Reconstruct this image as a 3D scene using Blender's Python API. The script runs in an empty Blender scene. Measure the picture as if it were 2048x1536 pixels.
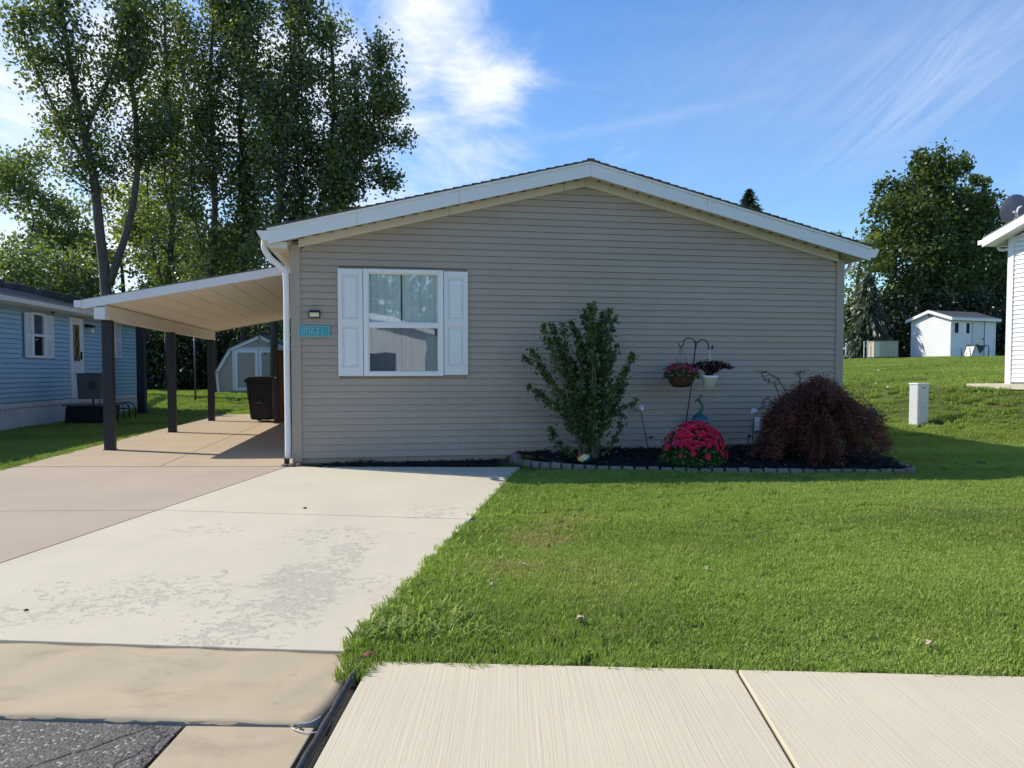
import bpy, math, random
import numpy as np
from math import radians, sin, cos, pi, sqrt, atan2, floor
from mathutils import Vector, Matrix

random.seed(7)
RNG = np.random.default_rng(11)
S = bpy.context.scene
COL = S.collection

# ------------------------------------------------------------------ camera, world, sun, exposure
F = 1500.0                       # focal length in pixels of the 2048 px wide photograph
PITCH = radians(2.33)
CAMZ = 1.55
cd = bpy.data.cameras.new('camera'); cam = bpy.data.objects.new('camera', cd); COL.objects.link(cam)
cd.sensor_width = 36.0; cd.lens = 36.0 * F / 2048.0; cd.clip_start = 0.05; cd.clip_end = 2000
cd.shift_y = 38.0 / 2048.0
cam.location = (0, 0, CAMZ); cam.rotation_euler = (radians(90) - PITCH, 0, 0)
S.camera = cam

SUN_EL = radians(41.2)
SUN_AZ = atan2(-0.940, 0.341)     # measured from +Y towards +X
W = bpy.data.worlds.new('World'); S.world = W; W.use_nodes = True
def build_world():
    nt = W.node_tree; N = nt.nodes; L = nt.links
    N.clear()
    def n(t, **k):
        x = N.new(t)
        for a, b in k.items(): setattr(x, a, b)
        return x
    def m(op, a, b=None, c=None, clamp=False):
        x = n('ShaderNodeMath', operation=op); x.use_clamp = clamp
        for i, v in enumerate((a, b, c)):
            if v is None: continue
            if isinstance(v, (int, float)): x.inputs[i].default_value = v
            else: L.new(v, x.inputs[i])
        return x.outputs[0]
    out = n('ShaderNodeOutputWorld')
    sky = n('ShaderNodeTexSky'); sky.sky_type = 'NISHITA'; sky.sun_disc = False
    sky.sun_elevation = SUN_EL; sky.sun_rotation = SUN_AZ
    sky.air_density = 1.0; sky.dust_density = 0.35; sky.ozone_density = 2.2; sky.altitude = 100
    hs = n('ShaderNodeHueSaturation'); hs.inputs['Saturation'].default_value = 1.28; hs.inputs['Value'].default_value = .86
    hs.inputs['Hue'].default_value = 0.505
    L.new(sky.outputs[0], hs.inputs['Color'])
    bg = n('ShaderNodeBackground'); bg.inputs['Strength'].default_value = 0.15
    L.new(hs.outputs[0], bg.inputs['Color'])
    tc = n('ShaderNodeTexCoord')
    sp = n('ShaderNodeSeparateXYZ'); L.new(tc.outputs['Generated'], sp.inputs[0])
    x, y, z = sp.outputs
    az = m('ARCTAN2', x, y)                          # radians to the right of straight ahead
    el = m('ARCSINE', z)
    # cirrus: stretched noise on a high cloud layer
    zc = m('MAXIMUM', z, 0.06)
    cx = m('DIVIDE', x, zc); cy = m('DIVIDE', y, zc)
    def vec(a, b, c=0.0):
        v = n('ShaderNodeCombineXYZ')
        for i, q in enumerate((a, b, c)):
            if isinstance(q, (int, float)): v.inputs[i].default_value = q
            else: L.new(q, v.inputs[i])
        return v.outputs[0]
    def noise(v, scale, det=8, rough=0.6, dist=0.0):
        t = n('ShaderNodeTexNoise'); t.inputs['Scale'].default_value = scale; t.inputs['Detail'].default_value = det
        t.inputs['Roughness'].default_value = rough; t.inputs['Distortion'].default_value = dist
        L.new(v, t.inputs['Vector']); return t.outputs[0]
    def gauss(a0, e0, sa, se, rot=0.0):
        da = m('SUBTRACT', az, a0); de = m('SUBTRACT', el, e0)
        c, s = cos(rot), sin(rot)
        p = m('ADD', m('MULTIPLY', da, c / sa), m('MULTIPLY', de, s / sa))
        q = m('ADD', m('MULTIPLY', da, -s / se), m('MULTIPLY', de, c / se))
        r2 = m('ADD', m('MULTIPLY', p, p), m('MULTIPLY', q, q))
        return m('EXPONENT', m('MULTIPLY', r2, -1.0))
    def px(a, b): return atan2((a - 1024) / F, 1), math.atan((745 - b) / F / sqrt(1 + ((a - 1024) / F) ** 2))
    # big cumulus on the left of the gable and behind the trees
    g = None
    for (a, b, sa, se, rot, k) in ((840, 90, .12, .11, 0, 1.12), (930, 160, .11, .06, -.45, 1.15), (1010, 195, .05, .022, -.3, .8), (800, 260, .10, .05, 0, .7), (560, 180, .24, .20, 0, 1.0), (230, 170, .30, .26, 0, .98),
                                   (100, 480, .40, .20, 0, 1.0), (900, 330, .22, .07, .1, .75), (700, 420, .3, .09, 0, .8), (1320, 400, .4, .04, 0, .12), (2010, 400, .10, .06, 0, .5)):
        a0, e0 = px(a, b)
        t = m('MULTIPLY', gauss(a0, e0, sa, se, rot), k)
        g = t if g is None else m('MAXIMUM', g, t)
    # off to the sides and behind the sky goes on with scattered cloud of the same sort
    wide = noise(vec(cx, cy, 3.0), 0.35, 3, .5)
    nz = noise(vec(az, m('MULTIPLY', el, 1.5), 0.3), 7.5, 12, .62, .5)
    fine = noise(vec(m('MULTIPLY', az, 1.0), m('MULTIPLY', el, 2.6), 1.3), 22.0, 8, .65, .6)
    d = m('ADD', m('MULTIPLY', g, 1.0), m('MULTIPLY', m('SUBTRACT', nz, .5), 1.7))
    d = m('ADD', d, m('MULTIPLY', m('SUBTRACT', fine, .5), .35))
    ms = n('ShaderNodeMapRange'); ms.interpolation_type = 'SMOOTHSTEP'
    ms.inputs['From Min'].default_value = .30; ms.inputs['From Max'].default_value = 1.25
    L.new(d, ms.inputs[0])
    cum = m('MULTIPLY', ms.outputs[0], .97)
    # wispy cirrus, streaks running up to the right
    ang = 0.62
    ra = m('ADD', m('MULTIPLY', az, cos(ang)), m('MULTIPLY', el, sin(ang)))
    rb = m('ADD', m('MULTIPLY', az, -sin(ang)), m('MULTIPLY', el, cos(ang)))
    w1 = noise(vec(m('MULTIPLY', ra, 2.2), m('MULTIPLY', rb, 15.0), .7), 2.6, 9, .6, 1.3)
    a0, e0 = px(1780, 130); gm = gauss(a0, e0, .34, .12, .05)
    a1, e1 = px(1860, 170); gm2 = gauss(a1, e1, .12, .045, .55)
    g3 = gauss(*px(1240, 258), .16, .007, .13)
    w2 = noise(vec(m('MULTIPLY', az, 1.0), m('MULTIPLY', el, 6.0), 2.2), 5.0, 8, .6, .8)
    ci = m('MULTIPLY', m('SUBTRACT', w1, .36, clamp=True), 2.4)
    ci = m('MULTIPLY', ci, m('ADD', m('MULTIPLY', gm, .12), m('ADD', m('MULTIPLY', gm2, .40), .006)))
    ci = m('ADD', ci, m('MULTIPLY', gm, .20))
    ci = m('ADD', ci, m('MULTIPLY', m('MULTIPLY', g3, w2), .30))
    ci = m('ADD', ci, m('MULTIPLY', m('MULTIPLY', m('SUBTRACT', w2, .42, clamp=True), 1.5), m('ADD', .05, m('MULTIPLY', wide, .10))))
    dens = m('MINIMUM', m('ADD', cum, ci), 0.97, clamp=True)
    up = m('GREATER_THAN', z, 0.0)
    dens = m('MULTIPLY', dens, up)
    cb = n('ShaderNodeBackground'); cb.inputs['Strength'].default_value = 1.0
    cr = n('ShaderNodeMixRGB'); cr.inputs['Color1'].default_value = (.44, .52, .66, 1); cr.inputs['Color2'].default_value = (.66, .69, .73, 1)
    sh = n('ShaderNodeMapRange'); sh.inputs['From Min'].default_value = .4; sh.inputs['From Max'].default_value = 1.1
    L.new(d, sh.inputs[0]); L.new(sh.outputs[0], cr.inputs['Fac']); L.new(cr.outputs[0], cb.inputs['Color'])
    mx = n('ShaderNodeMixShader'); L.new(dens, mx.inputs[0]); L.new(bg.outputs[0], mx.inputs[1]); L.new(cb.outputs[0], mx.inputs[2])
    L.new(mx.outputs[0], out.inputs['Surface'])
build_world()

sl = bpy.data.lights.new('sun', 'SUN'); sl.energy = 3.75; sl.angle = radians(0.53); sl.color = (1.0, .93, .80)
so = bpy.data.objects.new('sun', sl); COL.objects.link(so)
SUNV = Vector((-0.940 * cos(SUN_EL), 0.341 * cos(SUN_EL), sin(SUN_EL))).normalized()
so.rotation_euler = SUNV.to_track_quat('Z', 'Y').to_euler(); so.location = (-20, 10, 30)
S.view_settings.view_transform = 'Standard'; S.view_settings.look = 'None'
S.view_settings.gamma = 1.0; S.view_settings.exposure = 0.66; S.view_settings.use_curve_mapping = False

# ------------------------------------------------------------------ rays from photograph pixels to places
FW = np.array((0, cos(PITCH), -sin(PITCH))); UP = np.array((0, sin(PITCH), cos(PITCH)))
def ray(px, py):
    return np.array((1.0, 0, 0)) * ((px - 1024) / F) + UP * (-(py - 806) / F) + FW
def P(px, py, Y):                      # the point seen at a pixel, Y metres in front of the camera
    r = ray(px, py); t = Y / r[1]
    return Vector((r[0] * t, Y, CAMZ + r[2] * t))
def sstep(a, b, x):
    t = np.clip((x - a) / (b - a), 0, 1); return t * t * (3 - 2 * t)
def H(x, y):                           # height of the land
    x = np.asarray(x, float); y = np.asarray(y, float)
    z = .165 * np.clip((y - 4.2) / 6.6, 0, 1)
    s = .85 * x + .53 * y
    rise = np.interp(s, (13.8, 15.4, 16.6, 17.4, 18.3, 20, 24, 34, 40, 60, 120), (0, .03, .20, .50, .98, 1.16, 1.42, 2.0, 2.12, 2.3, 3.0))
    z = z + rise * sstep(1.0, 5.8, x)
    z = z + .55 * sstep(23, 33, y) * (1 - sstep(-2, 3, x))
    return z
def HB(x, y):                          # top of the mulch, heaped up against the wall
    u = (x - HF.x) * HF.c + (y - HF.y) * HF.s; n = -(x - HF.x) * HF.s + (y - HF.y) * HF.c
    t = np.clip(1 + n / 1.25, 0, 1)
    return H(x, y) + .062 + t * (.085 + .012 * np.clip(u - 3, 0, 6))
def G(px, py, H=H):                    # the point of the land seen at a pixel
    r = ray(px, py); o = np.array((0, 0, CAMZ)); t = 1.0
    prev = t
    while t < 200:
        p = o + r * t
        if p[2] <= float(H(p[0], p[1])): break
        prev = t; t += .05 + t * .01
    a, b = prev, t
    for _ in range(30):
        c = (a + b) / 2; p = o + r * c
        if p[2] <= float(H(p[0], p[1])): b = c
        else: a = c
    p = o + r * b
    return Vector((p[0], p[1], float(H(p[0], p[1]))))

class Frame:                           # a wall's own frame: u along the wall, n into the depth, z up
    def __init__(s, x, y, yaw): s.x, s.y, s.yaw, s.c, s.s = x, y, yaw, cos(yaw), sin(yaw)
    def w(s, u, n, z=0): return Vector((s.x + u * s.c - n * s.s, s.y + u * s.s + n * s.c, z))
    def uz(s, px, py, n=0.0):
        r = ray(px, py); nx, ny = -s.s, s.c
        ox, oy = s.x + n * nx, s.y + n * ny
        t = (ox * nx + oy * ny) / (r[0] * nx + r[1] * ny)
        p = r * t
        return ((p[0] - s.x) * s.c + (p[1] - s.y) * s.s, CAMZ + p[2])
    def uzc(s, px, py, u=0.0):         # plane of constant u -> (n, z)
        r = ray(px, py); nx, ny = s.c, s.s
        ox, oy = s.x + u * nx, s.y + u * ny
        t = (ox * nx + oy * ny) / (r[0] * nx + r[1] * ny)
        p = r * t
        return (-(p[0] - s.x) * s.s + (p[1] - s.y) * s.c, CAMZ + p[2])
    def inv(s, p): return (p[0] - s.x) * s.c + (p[1] - s.y) * s.s, -(p[0] - s.x) * s.s + (p[1] - s.y) * s.c

HF = Frame(-3.22, 11.04, radians(9.77))       # main home: left front corner, wall running right
def GB(px, py): return G(px, py, HB)
# ------------------------------------------------------------------ mesh helpers
class MB:
    def __init__(s): s.v = []; s.f = []
    def add(s, vs, fs):
        o = len(s.v); s.v += [tuple(v) for v in vs]; s.f += [tuple(i + o for i in f) for f in fs]; return s
    def box(s, x0, x1, y0, y1, z0, z1):
        return s.add([(x0, y0, z0), (x1, y0, z0), (x1, y1, z0), (x0, y1, z0), (x0, y0, z1), (x1, y0, z1), (x1, y1, z1), (x0, y1, z1)],
                     [(0, 3, 2, 1), (4, 5, 6, 7), (0, 1, 5, 4), (1, 2, 6, 5), (2, 3, 7, 6), (3, 0, 4, 7)])
    def hexa(s, a, b):                 # two quads (bottom loop, top loop)
        return s.add(list(a) + list(b), [(0, 3, 2, 1), (4, 5, 6, 7), (0, 1, 5, 4), (1, 2, 6, 5), (2, 3, 7, 6), (3, 0, 4, 7)])
    def ext(s, poly, d):               # a planar loop pushed along vector d
        n = len(poly); a = [Vector(p) for p in poly]; b = [p + Vector(d) for p in a]
        return s.add(a + b, [tuple(range(n))[::-1], tuple(range(n, 2 * n))] + [(i, (i + 1) % n, n + (i + 1) % n, n + i) for i in range(n)])
    def tube(s, pts, rad, k=8, cap=True):
        pts = [Vector(p) for p in pts]; n = len(pts)
        if not hasattr(rad, '__len__'): rad = [rad] * n
        vs = []; t0 = None; u = None
        for i, p in enumerate(pts):
            t = (pts[min(i + 1, n - 1)] - pts[max(i - 1, 0)]).normalized()
            if u is None: u = t.orthogonal().normalized()
            else:
                u = (u - t * u.dot(t)); u = u.normalized() if u.length > 1e-6 else t.orthogonal().normalized()
            w = t.cross(u)
            for j in range(k):
                a = 2 * pi * j / k; vs.append(p + (u * cos(a) + w * sin(a)) * rad[i])
        fs = [(i * k + j, i * k + (j + 1) % k, (i + 1) * k + (j + 1) % k, (i + 1) * k + j) for i in range(n - 1) for j in range(k)]
        if cap: fs += [tuple(range(k))[::-1], tuple(range((n - 1) * k, n * k))]
        return s.add(vs, fs)
    def lathe(s, prof, c=(0, 0, 0), k=16, cap=True):
        vs = []
        for r, z in prof:
            for j in range(k):
                a = 2 * pi * j / k; vs.append((c[0] + r * cos(a), c[1] + r * sin(a), c[2] + z))
        n = len(prof)
        fs = [(i * k + j, i * k + (j + 1) % k, (i + 1) * k + (j + 1) % k, (i + 1) * k + j) for i in range(n - 1) for j in range(k)]
        if cap: fs += [tuple(range(k))[::-1], tuple(range((n - 1) * k, n * k))]
        return s.add(vs, fs)
    def ball(s, c, r, k=12, m=8, sq=(1, 1, 1)):
        prof = [(r * sin(pi * i / m) + 1e-4, -r * cos(pi * i / m)) for i in range(m + 1)]
        o = len(s.v); s.lathe(prof, (0, 0, 0), k)
        for i in range(o, len(s.v)):
            v = s.v[i]; s.v[i] = (c[0] + v[0] * sq[0], c[1] + v[1] * sq[1], c[2] + v[2] * sq[2])
        return s
    def build(s, name, mat=None, parent=None, smooth=False, bevel=0, loc=None, rotz=None):
        me = bpy.data.meshes.new(name); me.from_pydata(s.v, [], s.f); me.update()
        if mat: me.materials.append(mat)
        if smooth: me.polygons.foreach_set('use_smooth', [True] * len(me.polygons))
        o = bpy.data.objects.new(name, me); COL.objects.link(o)
        if parent: o.parent = parent
        if bevel:
            b = o.modifiers.new('bevel', 'BEVEL'); b.width = bevel; b.segments = 2; b.limit_method = 'ANGLE'
        if loc is not None: o.location = loc
        if rotz is not None: o.rotation_euler.z = rotz
        return o
def raw(name, verts, faces4, mat, parent=None, attrs=None, smooth=False):
    """fast mesh of quads (N,4) from numpy arrays"""
    me = bpy.data.meshes.new(name); nv = len(verts); nf = len(faces4)
    me.vertices.add(nv); me.vertices.foreach_set('co', np.asarray(verts, np.float32).ravel())
    k = faces4.shape[1]
    me.loops.add(nf * k); me.loops.foreach_set('vertex_index', np.asarray(faces4, np.int32).ravel())
    me.polygons.add(nf); me.polygons.foreach_set('loop_start', np.arange(0, nf * k, k, dtype=np.int32))
    try: me.polygons.foreach_set('loop_total', np.full(nf, k, np.int32))
    except Exception: pass
    me.update(calc_edges=True)
    if smooth: me.polygons.foreach_set('use_smooth', np.ones(nf, bool))
    for an, (dom, arr) in (attrs or {}).items():
        at = me.attributes.new(an, 'FLOAT', dom); at.data.foreach_set('value', np.asarray(arr, np.float32))
    if mat: me.materials.append(mat)
    o = bpy.data.objects.new(name, me); COL.objects.link(o)
    if parent: o.parent = parent
    return o
def tag(o, label=None, cat=None, group=None, kind=None):
    for k, v in (('label', label), ('category', cat), ('group', group), ('kind', kind)):
        if v: o[k] = v
    return o
def thing(name, label, cat, loc=(0, 0, 0), rotz=0.0, group=None):
    o = bpy.data.objects.new(name, None); COL.objects.link(o); o.empty_display_size = .3
    o.location = loc; o.rotation_euler = (0, 0, rotz); return tag(o, label, cat, group)
def copy_tree(o, parent=None):
    c = o.copy(); COL.objects.link(c); c.parent = parent
    for ch in list(o.children): copy_tree(ch, c)
    return c

# ------------------------------------------------------------------ materials
def mat(name, col, rough=.6, var=0.0, vscale=3.0, bump=0.0, bscale=40.0, obj=0.0, spec=.4, metal=0.0, stretch=None, col2=None, c2scale=1.0, c2lo=.45, c2hi=.7):
    m = bpy.data.materials.new(name); m.use_nodes = True
    nt = m.node_tree; N = nt.nodes; L = nt.links
    b = N['Principled BSDF']; b.inputs['Roughness'].default_value = rough; b.inputs['Metallic'].default_value = metal
    b.inputs['Specular IOR Level'].default_value = spec
    b.inputs['Base Color'].default_value = (*col, 1)
    if not (var or bump or obj or col2): return m
    g = N.new('ShaderNodeNewGeometry')
    vec = g.outputs['Position']
    if stretch:
        mp = N.new('ShaderNodeMapping'); mp.inputs['Scale'].default_value = stretch; L.new(vec, mp.inputs['Vector']); vec = mp.outputs[0]
    cur = None
    rgb = N.new('ShaderNodeRGB'); rgb.outputs[0].default_value = (*col, 1); cur = rgb.outputs[0]
    if col2:
        t = N.new('ShaderNodeTexNoise'); t.inputs['Scale'].default_value = c2scale; t.inputs['Detail'].default_value = 6; L.new(vec, t.inputs['Vector'])
        mr = N.new('ShaderNodeMapRange'); mr.inputs['From Min'].default_value = c2lo; mr.inputs['From Max'].default_value = c2hi; L.new(t.outputs[0], mr.inputs[0])
        mx = N.new('ShaderNodeMixRGB'); L.new(mr.outputs[0], mx.inputs['Fac']); L.new(cur, mx.inputs['Color1']); mx.inputs['Color2'].default_value = (*col2, 1); cur = mx.outputs[0]
    val = None
    if var:
        t = N.new('ShaderNodeTexNoise'); t.inputs['Scale'].default_value = vscale; t.inputs['Detail'].default_value = 8; t.inputs['Roughness'].default_value = .65
        L.new(vec, t.inputs['Vector'])
        mr = N.new('ShaderNodeMapRange'); mr.inputs['From Min'].default_value = .25; mr.inputs['From Max'].default_value = .75
        mr.inputs['To Min'].default_value = 1 - var; mr.inputs['To Max'].default_value = 1 + var; L.new(t.outputs[0], mr.inputs[0]); val = mr.outputs[0]
    if obj:
        oi = N.new('ShaderNodeObjectInfo'); mr = N.new('ShaderNodeMapRange'); mr.inputs['To Min'].default_value = 1 - obj; mr.inputs['To Max'].default_value = 1 + obj
        L.new(oi.outputs['Random'], mr.inputs[0])
        if val is None: val = mr.outputs[0]
        else:
            q = N.new('ShaderNodeMath'); q.operation = 'MULTIPLY'; L.new(val, q.inputs[0]); L.new(mr.outputs[0], q.inputs[1]); val = q.outputs[0]
    if val is not None:
        vm = N.new('ShaderNodeVectorMath'); vm.operation = 'SCALE'; L.new(cur, vm.inputs[0]); L.new(val, vm.inputs['Scale']); cur = vm.outputs[0]
    L.new(cur, b.inputs['Base Color'])
    if bump:
        t = N.new('ShaderNodeTexNoise'); t.inputs['Scale'].default_value = bscale; t.inputs['Detail'].default_value = 6; L.new(vec, t.inputs['Vector'])
        bp = N.new('ShaderNodeBump'); bp.inputs['Strength'].default_value = bump; bp.inputs['Distance'].default_value = .02
        L.new(t.outputs[0], bp.inputs['Height']); L.new(bp.outputs[0], b.inputs['Normal'])
    return m

def foliage(name, dark, light, trans=.35, warm=None, gl=.06, nscale=.5):
    m = bpy.data.materials.new(name); m.use_nodes = True; nt = m.node_tree; N = nt.nodes; L = nt.links; N.clear()
    out = N.new('ShaderNodeOutputMaterial')
    at = N.new('ShaderNodeAttribute'); at.attribute_name = 'tint'
    g = N.new('ShaderNodeNewGeometry'); t = N.new('ShaderNodeTexNoise'); t.inputs['Scale'].default_value = nscale; t.inputs['Detail'].default_value = 3
    L.new(g.outputs['Position'], t.inputs['Vector'])
    a = N.new('ShaderNodeMath'); a.operation = 'MULTIPLY_ADD'; L.new(t.outputs[0], a.inputs[0]); a.inputs[1].default_value = 1.6; a.inputs[2].default_value = -.65
    b = N.new('ShaderNodeMath'); b.operation = 'ADD'; b.use_clamp = True
    h = N.new('ShaderNodeMath'); h.operation = 'MULTIPLY'; L.new(at.outputs['Fac'], h.inputs[0]); h.inputs[1].default_value = .75
    L.new(a.outputs[0], b.inputs[0]); L.new(h.outputs[0], b.inputs[1])
    mx = N.new('ShaderNodeMixRGB'); mx.inputs['Color1'].default_value = (*dark, 1); mx.inputs['Color2'].default_value = (*light, 1); L.new(b.outputs[0], mx.inputs['Fac'])
    c = mx.outputs[0]
    if warm:
        k = N.new('ShaderNodeMath'); k.operation = 'GREATER_THAN'; L.new(at.outputs['Fac'], k.inputs[0]); k.inputs[1].default_value = .93
        m2 = N.new('ShaderNodeMixRGB'); L.new(k.outputs[0], m2.inputs['Fac']); L.new(c, m2.inputs['Color1']); m2.inputs['Color2'].default_value = (*warm, 1); c = m2.outputs[0]
    d = N.new('ShaderNodeBsdfDiffuse'); L.new(c, d.inputs[0])
    tr = N.new('ShaderNodeBsdfTranslucent')
    yel = N.new('ShaderNodeMixRGB'); yel.blend_type = 'MULTIPLY'; yel.inputs['Fac'].default_value = 1; L.new(c, yel.inputs['Color1']); yel.inputs['Color2'].default_value = (1.7, 1.75, .75, 1)
    L.new(yel.outputs[0], tr.inputs[0])
    s1 = N.new('ShaderNodeMixShader'); s1.inputs[0].default_value = trans; L.new(d.outputs[0], s1.inputs[1]); L.new(tr.outputs[0], s1.inputs[2])
    gg = N.new('ShaderNodeBsdfGlossy'); gg.inputs['Roughness'].default_value = .42; gg.inputs['Color'].default_value = (.8, .85, .9, 1)
    s2 = N.new('ShaderNodeMixShader'); s2.inputs[0].default_value = gl; L.new(s1.outputs[0], s2.inputs[1]); L.new(gg.outputs[0], s2.inputs[2])
    L.new(s2.outputs[0], out.inputs['Surface']); return m

M = {}
M['siding'] = mat('taupe_vinyl', (.405, .338, .272), .5, var=.06, vscale=1.2, obj=.03, bump=.35, bscale=2.2, stretch=(1.0, 1.0, 1.6), col2=(.395, .315, .24), c2scale=.5)
M['siding_new'] = mat('taupe_vinyl_newer', (.39, .35, .305), .5, var=.03, obj=.02)
M['corner'] = mat('corner_vinyl', (.37, .315, .26), .5, var=.04)
M['beige_trim'] = mat('cream_trim', (.64, .595, .50), .45, var=.03)
M['white'] = mat('white_aluminium', (.74, .75, .76), .4, var=.03, vscale=2.0, bump=.01, bscale=8)
M['white_vinyl'] = mat('white_vinyl', (.78, .78, .77), .4, var=.02)
M['white_siding'] = mat('white_vinyl_siding', (.76, .76, .755), .45, var=.03, obj=.015)
M['ceiling'] = mat('carport_ceiling', (.78, .755, .70), .5, var=.03, obj=.02)
M['blue'] = mat('pale_blue_vinyl', (.32, .475, .55), .5, var=.05, obj=.03, stretch=(.5, .5, 4))
M['skirt'] = mat('skirting_white', (.56, .57, .58), .55, var=.08, vscale=2, obj=.02)
M['black'] = mat('black_paint', (.018, .019, .024), .45, var=.15, vscale=4)
M['post'] = mat('charcoal_post', (.018, .019, .026), .5, var=.2, vscale=3)
M['black_plastic'] = mat('black_plastic', (.013, .014, .017), .5, var=.15, vscale=5, spec=.3)
M['grey_plastic'] = mat('grey_plastic', (.10, .10, .11), .5, var=.08)
M['iron'] = mat('black_iron', (.012, .012, .013), .5)
M['shingle'] = mat('grey_shingle', (.10, .085, .075), .9, var=.3, vscale=6, bump=.2)
M['shingle_dark'] = mat('dark_shingle', (.055, .055, .065), .9, var=.25, vscale=7, bump=.2)
M['shingle_grey'] = mat('weathered_shingle', (.17, .165, .165), .9, var=.25, vscale=5, bump=.2)
M['dark'] = mat('dark_interior', (.012, .013, .016), .8)
M['curtain'] = mat('sheer_curtain', (.80, .82, .80), .9, var=.1, vscale=1.5, stretch=(9, 9, .4))
M['low_pane_grey'] = mat('grey_blind_reflection', (.15, .17, .20), .9, var=.06)  # blind grey; also paints the dark road reflection in the lower front pane
M['foundation'] = mat('foundation_soil', (.15, .12, .09), .9, var=.3, vscale=6, bump=.3)
M['brown'] = mat('brown_board', (.10, .045, .025), .7, var=.2, stretch=(6, 6, 1))
M['teal'] = mat('teal_plaque', (.035, .33, .37), .45, var=.1, vscale=9)
M['teal_dark'] = mat('teal_plaque_edge', (.03, .20, .22), .5)
M['pale_teal'] = mat('pale_teal_lettering', (.30, .50, .58), .5)
M['lens'] = mat('lamp_lens', (.75, .71, .52), .3)
M['bark'] = mat('grey_bark', (.085, .072, .06), .9, var=.4, vscale=3, bump=.6, bscale=14, stretch=(2, 2, .4))
M['twig'] = mat('shrub_stem', (.13, .12, .07), .8, var=.2)
M['stone'] = mat('grey_edging_block', (.20, .185, .165), .9, var=.2, vscale=8, bump=.4, bscale=60, obj=.14)
M['terracotta'] = mat('coco_liner', (.10, .045, .022), .95, var=.5, vscale=25, bump=1.0, bscale=60)
M['pink'] = mat('pink_petal', (.66, .012, .060), .6, var=.25, vscale=6, obj=.18)
M['magenta'] = mat('magenta_petal', (.58, .03, .26), .6, var=.2, vscale=6, obj=.15)
M['peacock'] = mat('peacock_enamel', (.01, .10, .16), .3, col2=(.01, .16, .08), c2scale=9, spec=.6)
M['tan_metal'] = mat('tan_metal', (.42, .39, .31), .6, var=.15, vscale=1.5, obj=.0, bump=.02)
M['box_white'] = mat('utility_white', (.58, .62, .64), .45, var=.05, vscale=3)
M['dish'] = mat('dish_grey', (.15, .16, .19), .45, var=.1)
M['pipe'] = mat('pale_blue_pvc', (.38, .48, .58), .4)
M['leaf_litter'] = mat('dry_leaf', (.42, .33, .24), .8, var=.2)
M['rubber'] = mat('black_rubber', (.022, .023, .026), .5, var=.5, vscale=20, bump=.2)
M['wood_old'] = mat('old_red_scrap', (.22, .05, .05), .7, var=.4, vscale=30)
M['slab_far'] = mat('pale_pad', (.55, .50, .42), .8, var=.15)
M['door_white'] = mat('door_white', (.66, .66, .64), .45, var=.03)
M['door_glass'] = mat('door_leaded_glass', (.05, .035, .012), .2, spec=.8)
M['gold'] = mat('lead_came', (.35, .27, .12), .35, metal=.4)

def glass_mat(name, tint=(.9, .94, .95), k=.22):
    m = bpy.data.materials.new(name); m.use_nodes = True; nt = m.node_tree; N = nt.nodes; L = nt.links; N.clear()
    out = N.new('ShaderNodeOutputMaterial'); tr = N.new('ShaderNodeBsdfTransparent'); tr.inputs[0].default_value = (*tint, 1)
    gl = N.new('ShaderNodeBsdfGlossy'); gl.inputs['Roughness'].default_value = .015; gl.inputs[0].default_value = (.95, .97, 1, 1)
    g = N.new('ShaderNodeNewGeometry'); t = N.new('ShaderNodeTexNoise'); t.inputs['Scale'].default_value = 1.6; L.new(g.outputs['Position'], t.inputs['Vector'])
    bp = N.new('ShaderNodeBump'); bp.inputs['Strength'].default_value = .03; bp.inputs['Distance'].default_value = .05; L.new(t.outputs[0], bp.inputs['Height']); L.new(bp.outputs[0], gl.inputs['Normal'])
    mx = N.new('ShaderNodeMixShader'); mx.inputs[0].default_value = k; L.new(tr.outputs[0], mx.inputs[1]); L.new(gl.outputs[0], mx.inputs[2]); L.new(mx.outputs[0], out.inputs[0])
    return m
M['glass'] = glass_mat('window_glass', k=.13)
M['globe'] = mat('frosted_globe', (.75, .76, .80), .2, spec=.8)

FOL = {}
FOL['poplar'] = foliage('poplar_leaf', (.034, .062, .020), (.150, .200, .056), .45, warm=(.22, .2, .03))
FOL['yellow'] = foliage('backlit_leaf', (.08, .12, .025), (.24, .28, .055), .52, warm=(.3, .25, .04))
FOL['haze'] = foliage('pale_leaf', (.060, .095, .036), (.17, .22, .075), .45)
FOL['hedge'] = foliage('shaded_leaf', (.010, .020, .009), (.035, .06, .018), .2)  # tree shade is put into this very dark leaf colour
FOL['maple'] = foliage('broad_tree_leaf', (.026, .047, .015), (.12, .165, .045), .3, nscale=.35, gl=.025)
FOL['spruce'] = foliage('spruce_needle', (.028, .042, .022), (.095, .12, .06), .15)
FOL['shrub'] = foliage('shrub_leaf', (.030, .065, .018), (.10, .165, .042), .35, nscale=3)
FOL['jmaple'] = foliage('red_lace_leaf', (.07, .022, .016), (.25, .088, .060), .3, warm=(.10, .085, .03), nscale=2.5, gl=.04)
FOL['coleus'] = foliage('dark_purple_leaf', (.02, .006, .012), (.06, .015, .03), .2)
FOL['mound'] = foliage('mound_leaf', (.02, .06, .012), (.07, .16, .03), .3, nscale=5)

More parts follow.
